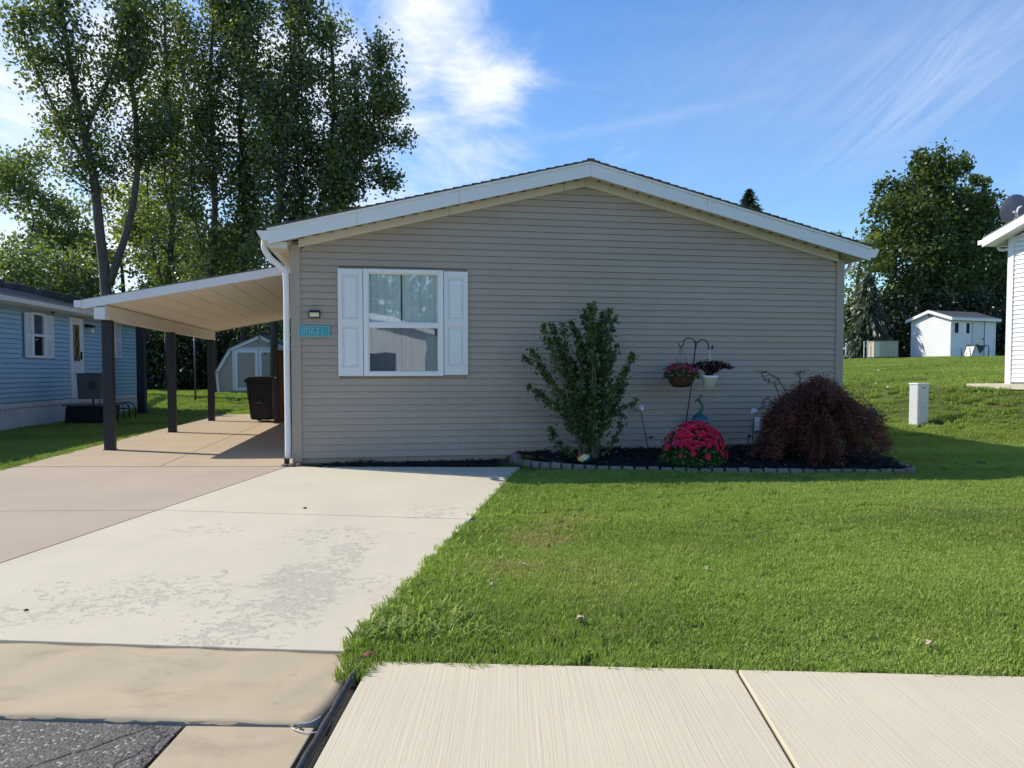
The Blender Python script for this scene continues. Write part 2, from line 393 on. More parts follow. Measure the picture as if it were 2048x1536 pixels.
def node_tools(m):
    nt = m.node_tree; N = nt.nodes; L = nt.links
    def nd(t, **k):
        x = N.new(t)
        for a, b in k.items(): setattr(x, a, b)
        return x
    def mth(op, a, b=None, c=None, clamp=False):
        x = nd('ShaderNodeMath', operation=op); x.use_clamp = clamp
        for i, v in enumerate((a, b, c)):
            if v is None: continue
            if isinstance(v, (int, float)): x.inputs[i].default_value = v
            else: L.new(v, x.inputs[i])
        return x.outputs[0]
    def noise(v, scale, det=6, rough=.6, dist=0):
        t = nd('ShaderNodeTexNoise'); t.inputs['Scale'].default_value = scale; t.inputs['Detail'].default_value = det
        t.inputs['Roughness'].default_value = rough; t.inputs['Distortion'].default_value = dist; L.new(v, t.inputs['Vector']); return t.outputs[0]
    def mapp(v, sc=(1, 1, 1), rot=0, loc=(0, 0, 0)):
        q = nd('ShaderNodeMapping'); q.inputs['Scale'].default_value = sc; q.inputs['Rotation'].default_value = (0, 0, rot); q.inputs['Location'].default_value = loc
        L.new(v, q.inputs['Vector']); return q.outputs[0]
    def mr(v, a, b, c=0., d=1., smooth=False):
        q = nd('ShaderNodeMapRange'); q.inputs['From Min'].default_value = a; q.inputs['From Max'].default_value = b; q.inputs['To Min'].default_value = c; q.inputs['To Max'].default_value = d
        if smooth: q.interpolation_type = 'SMOOTHSTEP'
        L.new(v, q.inputs[0]); return q.outputs[0]
    def mix(f, a, b, mode='MIX'):
        q = nd('ShaderNodeMixRGB', blend_type=mode)
        for i, v in ((0, f), (1, a), (2, b)):
            if isinstance(v, (int, float)): q.inputs[i].default_value = v
            elif isinstance(v, tuple): q.inputs[i].default_value = (*v, 1)
            else: L.new(v, q.inputs[i])
        return q.outputs[0]
    return nt, N, L, nd, mth, noise, mapp, mr, mix

def concrete(name, base, fleck=None, spall=False, broom=False, stain=None, bumpk=.25, rough=.85, band=None, warp=None):
    m = bpy.data.materials.new(name); m.use_nodes = True
    nt, N, L, nd, mth, noise, mapp, mr, mix = node_tools(m)
    b = N['Principled BSDF']; b.inputs['Roughness'].default_value = rough; b.inputs['Specular IOR Level'].default_value = .25
    g = nd('ShaderNodeNewGeometry'); pos = g.outputs['Position']
    sep = nd('ShaderNodeSeparateXYZ'); L.new(pos, sep.inputs[0]); X, Y, Z = sep.outputs
    c = mix(mr(noise(pos, .9, 5), .3, .7), tuple(v * .93 for v in base), tuple(min(1, v * 1.06) for v in base))
    c = mix(mr(noise(pos, 160, 3), .3, .75, 0, .5), c, tuple(v * .72 for v in base))
    c = mix(mr(noise(pos, 14, 6, .7), .55, .8, 0, .35), c, tuple(v * .8 for v in base))
    h = mth('MULTIPLY', noise(pos, 120, 5, .7), .3)
    if stain:
        s = mr(noise(mapp(pos, (1.2, 2.2, 1)), 1.7, 7, .65, .4), .48, .72)
        c = mix(mth('MULTIPLY', s, .75), c, stain)
        s2 = mr(noise(mapp(pos, (1, 1, 1), .5), 4.2, 8, .7, .9), .60, .74, 0, .35)
        c = mix(s2, c, tuple(v * .5 for v in stain))
    if spall:
        # surface peeled off along a diagonal band and in scattered chips, grey aggregate below
        f1 = noise(mapp(pos, (12, 15, 1), .35), 1.0, 10, .74, .8)
        f2 = noise(pos, 1.1, 4)
        f3 = noise(mapp(pos, (1, 1, 1), 0, (7, 3, 0)), 2.4, 4)
        def blob(cx, cy, rx, ry, k):
            d = mth('ADD', mth('POWER', mth('DIVIDE', mth('SUBTRACT', X, cx), rx), 2.), mth('POWER', mth('DIVIDE', mth('SUBTRACT', Y, cy), ry), 2.))
            d = mth('ADD', mth('SQRT', d), mth('MULTIPLY', mth('SUBTRACT', f3, .5), 1.6))
            return mr(d, 1.25, .25, 0, k)
        bl = blob(-1.48, 5.2, .50, 1.35, 1.0)
        for a in ((-1.65, 4.35, .55, .4, .9), (-1.35, 6.2, .35, .5, .95), (-2.5, 5.0, 1.1, .75, .76), (-.8, 7.9, .9, .40, .62), (-3.2, 4.6, 1.0, .7, .66), (-.95, 5.2, .5, .8, .64), (-2.9, 6.9, .9, .4, .64), (-1.6, 6.7, 1.0, .7, .62), (-.8, 7.6, .5, .3, .75)):
            bl = mth('MAXIMUM', bl, blob(*a))
        th = mth('SUBTRACT', .735, mth('MULTIPLY', bl, .26))
        mask = mr(mth('SUBTRACT', f1, th), -.003, .006, 0, 1)
        rim = mr(mth('ABSOLUTE', mth('SUBTRACT', f1, mth('SUBTRACT', th, .004))), .0, .012, 1, 0)
        agg = mix(mr(noise(pos, 110, 3, .8), .35, .65), (.31, .285, .25), (.50, .46, .40))
        c = mix(mth('MULTIPLY', mask, .68), c, agg)
        c = mix(mth('MULTIPLY', rim, .55), c, (.20, .18, .155))
        h = mth('SUBTRACT', h, mth('MULTIPLY', mask, 1.0))
        c = mix(mr(noise(mapp(pos, (.9, .35, 1), -.15), 1.3, 5, .6), .50, .70, 0, .30), c, (.40, .365, .29))
        spk = mr(noise(pos, 38, 2, .5), .80, .83)
        c = mix(mth('MULTIPLY', spk, .8), c, (.12, .11, .10))
    if broom:
        br = noise(mapp(pos, (75, .9, 1), .045), 1.0, 3, .6)
        h = mth('ADD', h, mth('MULTIPLY', br, 1.1))
        c = mix(mr(br, .35, .62, .16, 0), c, tuple(v * .66 for v in base))
        br2 = noise(mapp(pos, (9, .6, 1), .045), 1.0, 4, .6)
        c = mix(mr(br2, .45, .7, 0, .14), c, tuple(v * .72 for v in base))
    L.new(c, b.inputs['Base Color'])
    bp = nd('ShaderNodeBump'); bp.inputs['Strength'].default_value = bumpk; bp.inputs['Distance'].default_value = .006; L.new(h, bp.inputs['Height']); L.new(bp.outputs[0], b.inputs['Normal'])
    return m
M['cream_concrete'] = concrete('cream_concrete', (.555, .50, .38), spall=True, bumpk=.6)
M['pink_concrete'] = concrete('pinkish_concrete', (.41, .33, .255), bumpk=.3)
M['tan_concrete'] = concrete('tan_concrete', (.42, .335, .235), bumpk=.2, stain=(.35, .27, .19))
M['apron_concrete'] = concrete('apron_concrete', (.44, .36, .245), stain=(.30, .235, .155), bumpk=.6)
M['walk_concrete'] = concrete('broomed_concrete', (.59, .515, .375), broom=True, bumpk=.45)

def asphalt_mat():
    m = bpy.data.materials.new('worn_asphalt'); m.use_nodes = True
    nt, N, L, nd, mth, noise, mapp, mr, mix = node_tools(m)
    b = N['Principled BSDF']; b.inputs['Roughness'].default_value = .8
    g = nd('ShaderNodeNewGeometry'); pos = g.outputs['Position']
    v = nd('ShaderNodeTexVoronoi'); v.inputs['Scale'].default_value = 85; L.new(pos, v.inputs['Vector'])
    cc = nd('ShaderNodeSeparateColor'); L.new(v.outputs['Color'], cc.inputs[0])
    c = mix(cc.outputs[0], (.045, .040, .036), (.12, .108, .095))
    c = mix(mr(cc.outputs[1], .93, .95), c, (.30, .275, .24))
    cr = nd('ShaderNodeTexVoronoi', feature='DISTANCE_TO_EDGE'); cr.inputs['Scale'].default_value = 2.2
    wp = mix(.25, pos, noise(pos, 3, 6)); L.new(wp, cr.inputs['Vector'])
    k = mr(cr.outputs[0], 0, .02, 1, 0)
    c = mix(mth('MULTIPLY', k, .8), c, (.012, .012, .012))
    L.new(c, b.inputs['Base Color'])
    h = mth('SUBTRACT', mth('ADD', mth('MULTIPLY', mth('SUBTRACT', 1, v.outputs['Distance']), .6), noise(pos, 12, 5)), k)
    bp = nd('ShaderNodeBump'); bp.inputs['Strength'].default_value = .9; bp.inputs['Distance'].default_value = .008; L.new(h, bp.inputs['Height']); L.new(bp.outputs[0], b.inputs['Normal'])
    return m
M['asphalt'] = asphalt_mat()

def lawn_colour(name, blade):
    m = bpy.data.materials.new(name); m.use_nodes = True
    nt, N, L, nd, mth, noise, mapp, mr, mix = node_tools(m)
    b = N['Principled BSDF']; g = nd('ShaderNodeNewGeometry'); pos = g.outputs['Position']
    sep = nd('ShaderNodeSeparateXYZ'); L.new(pos, sep.inputs[0]); X, Y, Z = sep.outputs
    if blade: lo, hi, dry = (.128, .198, .036), (.255, .328, .074), (.42, .32, .16)
    else: lo, hi, dry = (.085, .125, .028), (.14, .18, .045), (.27, .20, .10)
    f = noise(pos, .8, 5, .6)
    c = mix(mr(f, .3, .7), lo, hi)
    c = mix(mr(noise(pos, 2.6, 4, .6), .54, .72, 0, .55), c, tuple(v * .62 for v in lo))
    c = mix(mr(noise(mapp(pos, (1, 1, 1), 0, (9, 4, 0)), 1.5, 4, .6), .56, .72, 0, .35), c, dry)
    # broad mowing passes, seen on the rise to the right
    ws = noise(mapp(pos, (.10, .62, 0), -.35), 1.0, 3, .5, .4)
    c = mix(mr(ws, .42, .58, 0, .5), c, tuple(v * 1.35 for v in hi))
    ws2 = noise(mapp(pos, (.18, .5, 0), -.35, (5, 9, 0)), 1.6, 2, .5)
    c = mix(mr(ws2, .5, .62, 0, .4), c, tuple(v * .75 for v in lo))
    # dry patches beside the driveway
    for (px_, py_, r_, k_) in ((.25, 6.6, .55, .75), (.55, 7.4, .5, .55), (-.05, 5.7, .45, .7), (1.5, 6.2, .22, .45), (.6, 5.5, .8, .35)):
        d = mth('SQRT', mth('ADD', mth('POWER', mth('SUBTRACT', X, px_), 2.), mth('POWER', mth('SUBTRACT', Y, py_), 2.)))
        d = mth('ADD', d, mth('MULTIPLY', mth('SUBTRACT', noise(pos, 5, 4), .5), 1.0))
        c = mix(mr(d, r_, r_ * .15, 0, k_, True), c, dry)
    if blade:
        oi = nd('ShaderNodeAttribute'); oi.attribute_name = 'tint'
        c = mix(mr(oi.outputs['Fac'], 0, 1, 0, .55), c, tuple(v * 1.5 for v in hi))
        c = mix(mr(oi.outputs['Fac'], .945, .96, 0, .8), c, (.34, .29, .16))
        L.new(c, b.inputs['Base Color']); b.inputs['Roughness'].default_value = .55; b.inputs['Specular IOR Level'].default_value = .25
        tr = nd('ShaderNodeBsdfTranslucent'); L.new(mix(1.0, c, (1.25, 1.4, .65), 'MULTIPLY'), tr.inputs[0])
        ms = nd('ShaderNodeMixShader'); ms.inputs[0].default_value = .33; L.new(b.outputs[0], ms.inputs[1]); L.new(tr.outputs[0], ms.inputs[2])
        L.new(ms.outputs[0], N['Material Output'].inputs['Surface'])
    else:
        c = mix(mr(noise(pos, 60, 5, .8), .35, .7, .55, 0), c, (.02, .026, .01))
        L.new(c, b.inputs['Base Color']); b.inputs['Roughness'].default_value = .95; b.inputs['Specular IOR Level'].default_value = .1
        bp = nd('ShaderNodeBump'); bp.inputs['Strength'].default_value = .8; bp.inputs['Distance'].default_value = .04
        L.new(mth('ADD', noise(pos, 35, 6, .8), noise(mapp(pos, (20, 5, 1), .2), 1, 3)), bp.inputs['Height']); L.new(bp.outputs[0], b.inputs['Normal'])
    return m
M['ground'] = lawn_colour('lawn_soil', False)
M['blade'] = lawn_colour('grass_blade', True)
M['mulch'] = mat('black_mulch', (.008, .008, .010), .95, var=.5, vscale=25, bump=1.0, bscale=50)
M['chips'] = mat('black_mulch_chip', (.010, .010, .013), .9, obj=.0, var=.7, vscale=40)

# ------------------------------------------------------------------ leaves and trees
def leafmesh(name, C, size, m, parent, elong=.62, dirs=None, rng=RNG, tint=None):
    n = len(C)
    d = rng.normal(size=(n, 3)) if dirs is None else dirs + rng.normal(size=(n, 3)) * .25
    d /= np.linalg.norm(d, axis=1)[:, None] + 1e-9
    q = rng.normal(size=(n, 3)); p = np.cross(d, q); p /= np.linalg.norm(p, axis=1)[:, None] + 1e-9
    s = (np.asarray(size) * rng.uniform(.7, 1.3, n))[:, None]
    V = np.stack([C - d * s * .5, C + p * s * elong * .5 - d * s * .08, C + d * s * .5, C - p * s * elong * .5 - d * s * .08], 1).reshape(-1, 3)
    Fc = np.arange(n * 4).reshape(n, 4)
    t = rng.random(n) if tint is None else tint
    return raw(name, V, Fc, m, parent, {'tint': ('FACE', t)})
def polyline(pts, k):
    pts = [Vector(p) for p in pts]
    if len(pts) < 3: return [pts[0].lerp(pts[-1], i / k) for i in range(k + 1)]
    out = []
    ext = [pts[0] * 2 - pts[1]] + pts + [pts[-1] * 2 - pts[-2]]
    per = max(2, k // (len(pts) - 1))
    for i in range(len(pts) - 1):
        a, b, c, d = ext[i:i + 4]
        for j in range(per):
            t = j / per
            out.append(.5 * ((2 * b) + (c - a) * t + (2 * a - 5 * b + 4 * c - d) * t * t + (3 * b - a - 3 * c + d) * t ** 3))
    out.append(pts[-1]); return out
def tree(name, label, cat, limbs, lm, lsize=.16, per=42, sig=.34, ds=.33, el=(.3, 1.0), group=None, seed=1, bark=None, child_n=2, up=.25, base=None, tipboost=1.0, skip=0.0):
    """limbs: (points, r0, r1, t_start, branch_length)"""
    rng = np.random.default_rng(seed)
    if base is None: base = Vector(limbs[0][0][0])
    base = Vector(base)
    t = thing(name, label, cat, base, 0, group)
    mb = MB(); cl = []; cn = []
    for pts, r0, r1, ts, bl in limbs:
        pl = polyline(pts, 14); n = len(pl)
        mb.tube([p - base for p in pl], [r0 + (r1 - r0) * i / (n - 1) for i in range(n)], 7)
        Ls = [0]
        for i in range(n - 1): Ls.append(Ls[-1] + (pl[i + 1] - pl[i]).length)
        tot = Ls[-1]; s = tot * ts
        while s < tot:
            f = s / tot; i = max(j for j in range(n) if Ls[j] <= s); i = min(i, n - 2)
            p = pl[i].lerp(pl[i + 1], (s - Ls[i]) / max(1e-6, Ls[i + 1] - Ls[i]))
            for _ in range(child_n):
                if rng.random() < skip: continue
                a = rng.uniform(0, 2 * pi); e = rng.uniform(*el)
                L = bl * rng.uniform(.45, 1.1) * (1 - .55 * (max(0.0, f - ts) / max(.01, 1 - ts)) ** 1.5)
                d = Vector((cos(a) * cos(e), sin(a) * cos(e), sin(e)))
                q = [p]
                for k in range(4):
                    d = (d + Vector((0, 0, up)) + Vector(rng.normal(size=3)) * .16).normalized(); q.append(q[-1] + d * L / 4)
                rr = max(.008, r1 * .5 + .012 * L); fk = rng.choice((.25, .8, 1.1, 1.7))
                mb.tube([x - base for x in q], [rr, rr * .8, rr * .6, rr * .4, rr * .15], 4, False)
                for k, w in ((1, .5), (2, .9), (3, 1.1), (4, 1.1)):
                    cl.append(q[k] + Vector(rng.normal(size=3)) * .12); cn.append(int(per * fk * w * rng.uniform(.35, 1.4) * (1 if k < 4 else tipboost)))
            s += ds * rng.uniform(.7, 1.3)
        cl.append(pl[-1]); cn.append(per)
    mb.build('trunk', bark or M['bark'], t, True)
    C = np.repeat(np.array([tuple(c - base) for c in cl]), cn, axis=0)
    C = C + rng.normal(size=C.shape) * sig * np.array((1, 1, .85))
    leafmesh('crown', C, lsize, lm, t, rng=rng)
    return t
def blobs(name, label, cat, base, spheres, lm, lsize=.2, sub=26, per=46, seed=1, group=None, trunk=None, shell=(.55, 1.0), elong=.62, dirfn=None, part='crown', bark=None):
    """a rounded crown: leaf clumps spread through the outer parts of overlapping lobes"""
    rng = np.random.default_rng(seed); base = Vector(base)
    t = thing(name, label, cat, base, 0, group)
    if trunk:
        mb = MB()
        for pts, r0, r1 in trunk:
            pl = polyline(pts, 8); mb.tube([p - base for p in pl], [r0 + (r1 - r0) * i / (len(pl) - 1) for i in range(len(pl))], 7)
        mb.build('trunk', bark or M['bark'], t, True)
    Cs = []
    for (c, r) in spheres:
        c = np.array(tuple(Vector(c) - base)); r = np.array(r if hasattr(r, '__len__') else (r, r, r), float)
        k = max(4, int(sub * (r.mean() ** 1.6)))
        d = rng.normal(size=(k, 3)); d /= np.linalg.norm(d, axis=1)[:, None]
        cc = c + d * r * rng.uniform(shell[0], shell[1], (k, 1))
        nn = (per * rng.uniform(.4, 1.5, k)).astype(int)
        C = np.repeat(cc, nn, axis=0); Cs.append(C + rng.normal(size=C.shape) * (.20 + .10 * r.mean()) * np.array((1, 1, .8)) * min(1, r.mean()))
    C = np.concatenate(Cs)
    leafmesh(part, C, lsize, lm, t, rng=rng, elong=elong, dirs=dirfn(C) if dirfn else None)
    return t

# ------------------------------------------------------------------ the land
WID = 8.84; Z0 = .165
def axis(knots):
    out = []
    for a, b, st in knots: out += list(np.arange(a, b, st))
    out.append(knots[-1][1]); return np.array(out)
xs = axis(((-300, -60, 20), (-60, -15, 3), (-15, 16, .35), (16, 60, 2), (60, 300, 20)))
ys = axis(((-60, -4, 6), (-4, 3, .5), (3, 20, .3), (20, 45, .8), (45, 100, 5), (100, 420, 32)))
def hard(poly, top_off, thick, m, name, parent):      # a cast slab following the slope of the land
    pts = [Vector((p[0], p[1], float(H(p[0], p[1])) + top_off)) for p in poly]
    return MB().ext([p - Vector((0, 0, thick)) for p in pts], (0, 0, thick)).build(name, m, parent, bevel=.006)
def lp(a, b, t): return (a[0] + (b[0] - a[0]) * t, a[1] + (b[1] - a[1]) * t)
A = G(575, 936); B = G(1040, 937); Cc = G(690, 1311); D0 = G(45, 1290); E = G(40, 1118)
ld = (Vector(E) - Vector(A)); fd = (Vector(D0) - Vector(Cc))
# left boundary line meets front line
def isect(p, d, q, e):
    den = d[0] * e[1] - d[1] * e[0]; t = ((q[0] - p[0]) * e[1] - (q[1] - p[1]) * e[0]) / den
    return (p[0] + d[0] * t, p[1] + d[1] * t)
Dl = isect(A, ld, Cc, fd)
J1 = G(275, 1023); J2 = G(960, 1043)
j1 = isect(A, ld, J1, J2 - J1); j2 = isect(B, Vector(Cc) - Vector(B), J1, J2 - J1)
drive = thing('driveway', None, None); tag(drive, 'poured concrete driveway in front of the carport', kind='structure')
def shr(poly, d=.006):                            # leave a joint round each slab
    cx = sum(p[0] for p in poly) / len(poly); cy = sum(p[1] for p in poly) / len(poly); out = []
    n = len(poly)
    for i in range(n):
        p = Vector(poly[i][:2]); a = (p - Vector(poly[i - 1][:2])).normalized(); b = (Vector(poly[(i + 1) % n][:2]) - p).normalized()
        na = Vector((-a.y, a.x)); nb = Vector((-b.y, b.x))
        if (Vector((cx, cy)) - p).dot(na) < 0: na = -na
        if (Vector((cx, cy)) - p).dot(nb) < 0: nb = -nb
        q = (na + nb); q = q / max(.3, q.dot(na)) ; out.append((p.x + q.x * d, p.y + q.y * d))
    return out
TOP = .022
wallL = HF.w(0.02, -.02); wallR = HF.w(4.0, -.05)
CREAM1 = [(A[0], A[1]), (B[0], B[1]), j2, j1]
CREAM2 = [j1, j2, (Cc[0], Cc[1]), Dl]
hard(shr(CREAM1), TOP, .1, M['cream_concrete'], 'concrete_slab', drive)
hard(shr(CREAM2, .006), TOP, .1, M['cream_concrete'], 'concrete_slab', drive)
# pinkish slabs to the left of it
K0 = G(30, 938); K1 = HF.w(-3.95, .43)
far_left = (K1.x - .75, 4.25)
bl = (Dl[0] - .0, Dl[1])
Kf = (far_left[0], Dl[1] - (far_left[0] - Dl[0]) * (-fd[1] / fd[0]) if abs(fd[0]) > 1e-6 else Dl[1])
pj = isect((K1.x, K1.y), (far_left[0] - K1.x, far_left[1] - K1.y), J1, J1 - G(35, 1025))
PINK1 = [(K1.x, K1.y), (A[0], A[1]), j1, pj]
PINK2 = [pj, j1, Dl, Kf]
hard(shr(PINK1), TOP, .1, M['pink_concrete'], 'concrete_slab', drive)
hard(shr(PINK2), TOP, .1, M['pink_concrete'], 'concrete_slab', drive)
pad = thing('carport_pad', None, None); tag(pad, 'tan concrete pad under the carport beside the home', kind='structure')
PADS = []
pA_ = HF.inv(A)
nfr = lambda u: .43 + (u + 3.95) * (pA_[1] - .43) / (pA_[0] + 3.95) + .004
for i, (n0, n1) in enumerate(((0, 4.6), (4.6, 9.2), (9.2, 13.8))):
    for (u0, u1) in ((-3.95, -1.9), (-1.9, -.02)):
        q = [HF.w(u0, n0 + (.42 if (i == 0 and u0 < -3) else .0)), HF.w(u1, n0 + (.20 if (i == 0 and u0 < -3) else 0)), HF.w(u1, n1), HF.w(u0, n1)]
        if i == 0 and u0 < -3: q = [HF.w(u0, nfr(u0)), HF.w(u1, nfr(u1)), HF.w(u1, n1), HF.w(u0, n1)]
        if i == 0 and u0 > -3: q = [HF.w(u0, nfr(u0)), HF.w(u1, nfr(u1)), HF.w(u1, n1), HF.w(u0, n1)]
        PADS.append([(v.x, v.y) for v in q])
        hard(shr(PADS[-1], .004), TOP + .004, .1, M['tan_concrete'], 'concrete_slab', pad)
# apron and gutter slab at the street
apron = thing('apron', None, None); tag(apron, 'stained concrete apron between the driveway and the street', kind='structure')
e = Vector((fd[0], fd[1])).normalized()           # pointing left along the front edge
S1 = G(722, 1326); S2 = G(612, 1516); sd = S2 - S1
a1 = (Cc[0], Cc[1]); a0 = Kf
nrow = G(45, 1438); nrow2 = G(640, 1456)
AP = [Kf, Dl, a1, (S1[0] - .03, S1[1] + .02), isect(S1 - Vector((.03, 0, 0)), sd, nrow2, nrow - nrow2), isect(Kf, (0.0, 1.0), nrow2, nrow - nrow2)]
def apron_mesh():
    # a wavy cast surface: dips into the gutter line in its middle
    nU, nV = 60, 14; c_ = Vector((Cc[0], Cc[1] - .007)); s1 = Vector((S1[0] - .03, S1[1])); kf = Vector(isect(c_, fd, (Kf[0], 0), (0, 1)))
    tp_ = lambda f: kf.lerp(c_, f / .93) if f < .93 else c_.lerp(s1, (f - .93) / .07)
    bot_l, bot_r = Vector(AP[5]), Vector(AP[4])
    V = []
    rr = np.random.default_rng(4)
    for j in range(nV + 1):
        for i in range(nU + 1):
            a = tp_(i / nU); b = bot_l.lerp(bot_r, i / nU); p = a.lerp(b, j / nV)
            if j == 0: p.y += 0
            z = -.004 - .030 * sin(pi * j / nV) ** 2 + .006 * sin(i * .55 + j * .4) * sin(pi * j / nV) + .004 * sin(i * 1.7)
            V.append((p.x, p.y, z + .016))
    nn = len(V); Fs = [(j * (nU + 1) + i, (j + 1) * (nU + 1) + i, (j + 1) * (nU + 1) + i + 1, j * (nU + 1) + i + 1) for j in range(nV) for i in range(nU)]
    mb = MB(); mb.add(V, Fs)
    rim = [i for i in range(nU + 1)] + [j * (nU + 1) + nU for j in range(1, nV + 1)] + [nV * (nU + 1) + i for i in range(nU - 1, -1, -1)] + [j * (nU + 1) for j in range(nV - 1, 0, -1)]
    o = len(mb.v); mb.v += [(mb.v[i][0], mb.v[i][1], -.12) for i in rim]; R = len(rim)
    for k in range(R): mb.f.append((rim[k], rim[(k + 1) % R], o + (k + 1) % R, o + k))
    return mb.build('concrete_slab', M['apron_concrete'], apron, True)
apron_mesh()
# lower slab by the strip, asphalt beyond it
L1 = G(375, 1452); L2 = G(300, 1534); L3 = isect(S1 - Vector((.03, 0, 0)), sd, nrow2, nrow - nrow2)
lowb = isect((S1.x - .03, S1.y), (sd.x, sd.y), (0, 2.2), (1, 0))
l2x = isect((L1.x, L1.y), (L2.x - L1.x, L2.y - L1.y), (0, 2.2), (1, 0))
LOW = [(L1.x, L1.y - .01), (L3[0] - .005, L3[1] - .012), lowb, l2x]
hard(LOW, .008, .1, M['apron_concrete'], 'concrete_slab', apron)
road = MB().ext([(-60, -6.5, -.16), (60, -6.5, -.16), (60, 2.19, -.16), (l2x[0] - .02, 2.19, -.16), (L1.x - .015, L1.y - .02, -.16), (AP[5][0], AP[5][1] - .012, -.16), (-60, AP[5][1] - .012, -.16)], (0, 0, .169)).build('road', M['asphalt'])
tag(road, 'worn cracked asphalt street with light stones showing', kind='structure')
# pavement panels on the right of the black strip
walk = thing('sidewalk', None, None); tag(walk, 'broom finished concrete sidewalk panels along the street', kind='structure')
q1 = G(733, 1327); q2 = G(2048, 1359); wd = (q2 - q1); wd2 = Vector((wd.x, wd.y)).normalized()
vd = Vector((sd.x, sd.y)).normalized()
pv = Vector((wd2.y, -wd2.x))
w0 = Vector((q1.x, q1.y)); jl = (G(1475, 1349)); plen = (Vector((jl.x, jl.y)) - w0).length
prev_t, prev_b = w0 + wd2 * .02, Vector(isect(w0 + wd2 * .02, vd, (0, 2.25), (1, 0)))
SIDE = []
for k in range(1, 8):
    tp = w0 + wd2 * plen * k; bt = Vector(isect(tp, pv, (0, 2.25), (1, 0)))
    SIDE.append([tuple(prev_t), tuple(tp), tuple(bt), tuple(prev_b)])
    hard(shr(SIDE[-1], .009), .020 , .12, M['walk_concrete'], 'concrete_panel', walk)
    prev_t, prev_b = tp, bt
es = [w0 + wd2 * .03, w0 + wd2 * 14, w0 + wd2 * 14 - pv * .045, w0 + wd2 * .03 - pv * .045]
MB().ext([(p.x, p.y, -.05) for p in es], (0, 0, .035)).build('edge_shadow', M['rubber'], walk)  # near-black strip; the shadow gap below the turf edge is put into its colour
soilj = MB().box(-60, 60, 2.2, 3.9, -.06, -.03).build('joint_soil', M['rubber'], walk)
strip = MB()
sp = [Vector((S1.x + .012 + (sd.x) * t + 0, S1.y + sd.y * t, .018 + .003 * sin(t * 5))) for t in np.linspace(-.06, 2.0, 40)]
strip.tube(sp, [.020 + .002 * sin(i * 1.3) for i in range(40)], 8)
tag(strip.build('edging_strip', M['rubber'], smooth=True), 'black rubber strip laid along the edge of the broomed sidewalk', 'edging strip')

# ------------------------------------------------------------------ siding
def siding(root, u0, u1, z0, z1, pitch, m, top=None, holes=(), n=0.0, joints=(), out=.021, gap=.0095, joined=None, altm=None, y_sign=-1, cap=None):
    """lapped boards; top(z) -> (umin, umax) inside a gable"""
    mbj = MB(); k = 0; z = z0
    while z < z1 - .01:
        za, zb = z, min(z + pitch, z1)
        ea = (u0, u1) if top is None else top(za); eb = (u0, u1) if top is None else top(zb)
        if ea[1] - ea[0] < .12: break
        if eb[1] - eb[0] < .02: eb = ((ea[0] + ea[1]) / 2 - .01, (ea[0] + ea[1]) / 2 + .01)
        segs = [(ea[0], ea[1], eb[0], eb[1])]
        js = joints(k) if callable(joints) else joints
        for j in sorted(js):
            new = []
            for s in segs:
                if s[0] + .1 < j < s[1] - .1 and s[2] < j < s[3]: new += [(s[0], j - .001, s[2], j - .001), (j + .001, s[1], j + .001, s[3])]
                else: new.append(s)
            segs = new
        for (h0, h1, hz0, hz1) in holes:
            if zb <= hz0 + .005 or za >= hz1 - .005: continue
            new = []
            for s in segs:
                if h1 <= min(s[0], s[2]) or h0 >= max(s[1], s[3]): new.append(s); continue
                if s[0] < h0 - .01: new.append((s[0], h0, s[2], h0))
                if s[1] > h1 + .01: new.append((h1, s[1], h1, s[3]))
            segs = new
        for si, (a, b, c, d) in enumerate(segs):
            yo = n - out - random.uniform(0, .0015); yi = n - .004; yb = n
            mb = mbj if joined else MB()
            zl = za + gap
            mb.hexa([(a, yo, zl), (b, yo, zl), (b, yb, zl), (a, yb, zl)], [(c, yi, zb + (gap * .6)), (d, yi, zb + gap * .6), (d, yb, zb + gap * .6), (c, yb, zb + gap * .6)])
            if not joined:
                mm = m
                if altm and altm(k, (a + b) / 2): mm = M['siding_new']
                mb.build('siding_board', mm, root)
        z += pitch; k += 1
    if joined: mbj.build(joined, m, root)['kind'] = 'stuff'

# ------------------------------------------------------------------ main home
home = thing('mobile_home', 'taupe sided home with white gable trim and a single shuttered window', 'house', (HF.x, HF.y, 0), HF.yaw)
SL = .245; PK = 4.42
wz = lambda u: 3.36 + SL * (PK - abs(u - PK))            # underside of the cream trim on the wall
DEPTH = 17.0
MB().ext([(0, .03, .2), (WID, .03, .2), (WID, .03, wz(WID) + .1), (PK, .03, wz(PK) + .1), (0, .03, wz(0) + .1)], (0, DEPTH, 0)).build('wall', M['siding'], home)
MB().ext([(.03, .05, -.4), (WID - .03, .05, -.4), (WID - .03, .05, .27), (.03, .05, .27)], (0, DEPTH - .05, 0)).build('foundation', M['foundation'], home)
CB = .098; zs = .275
wu0, wz0_ = HF.uz(728, 752); wu1, wz1_ = HF.uz(886, 542)
sL0, _ = HF.uz(676, 600); sR1, _ = HF.uz(935, 600)
def gt(z):
    if z <= 3.36: return (.12, WID - .12)
    t = (z - 3.36) / SL
    return (max(.12, t), min(WID - .12, WID - t))
jrand = random.Random(5)
jt = {}
for k in range(60):
    a = jrand.choice((2.1, 3.0, 3.35, 5.7, 6.6)); jt[k] = [a + jrand.uniform(-.1, .1), a + 3.66 + jrand.uniform(-.1, .1)]
jt[0] = [1.72, 4.1]; jt[1] = [1.74, 2.45, 5.4]; jt[2] = [1.74, 2.45]; jt[3] = [2.95]; jt[4] = [3.05, 5.9]; jt[5] = [3.05]
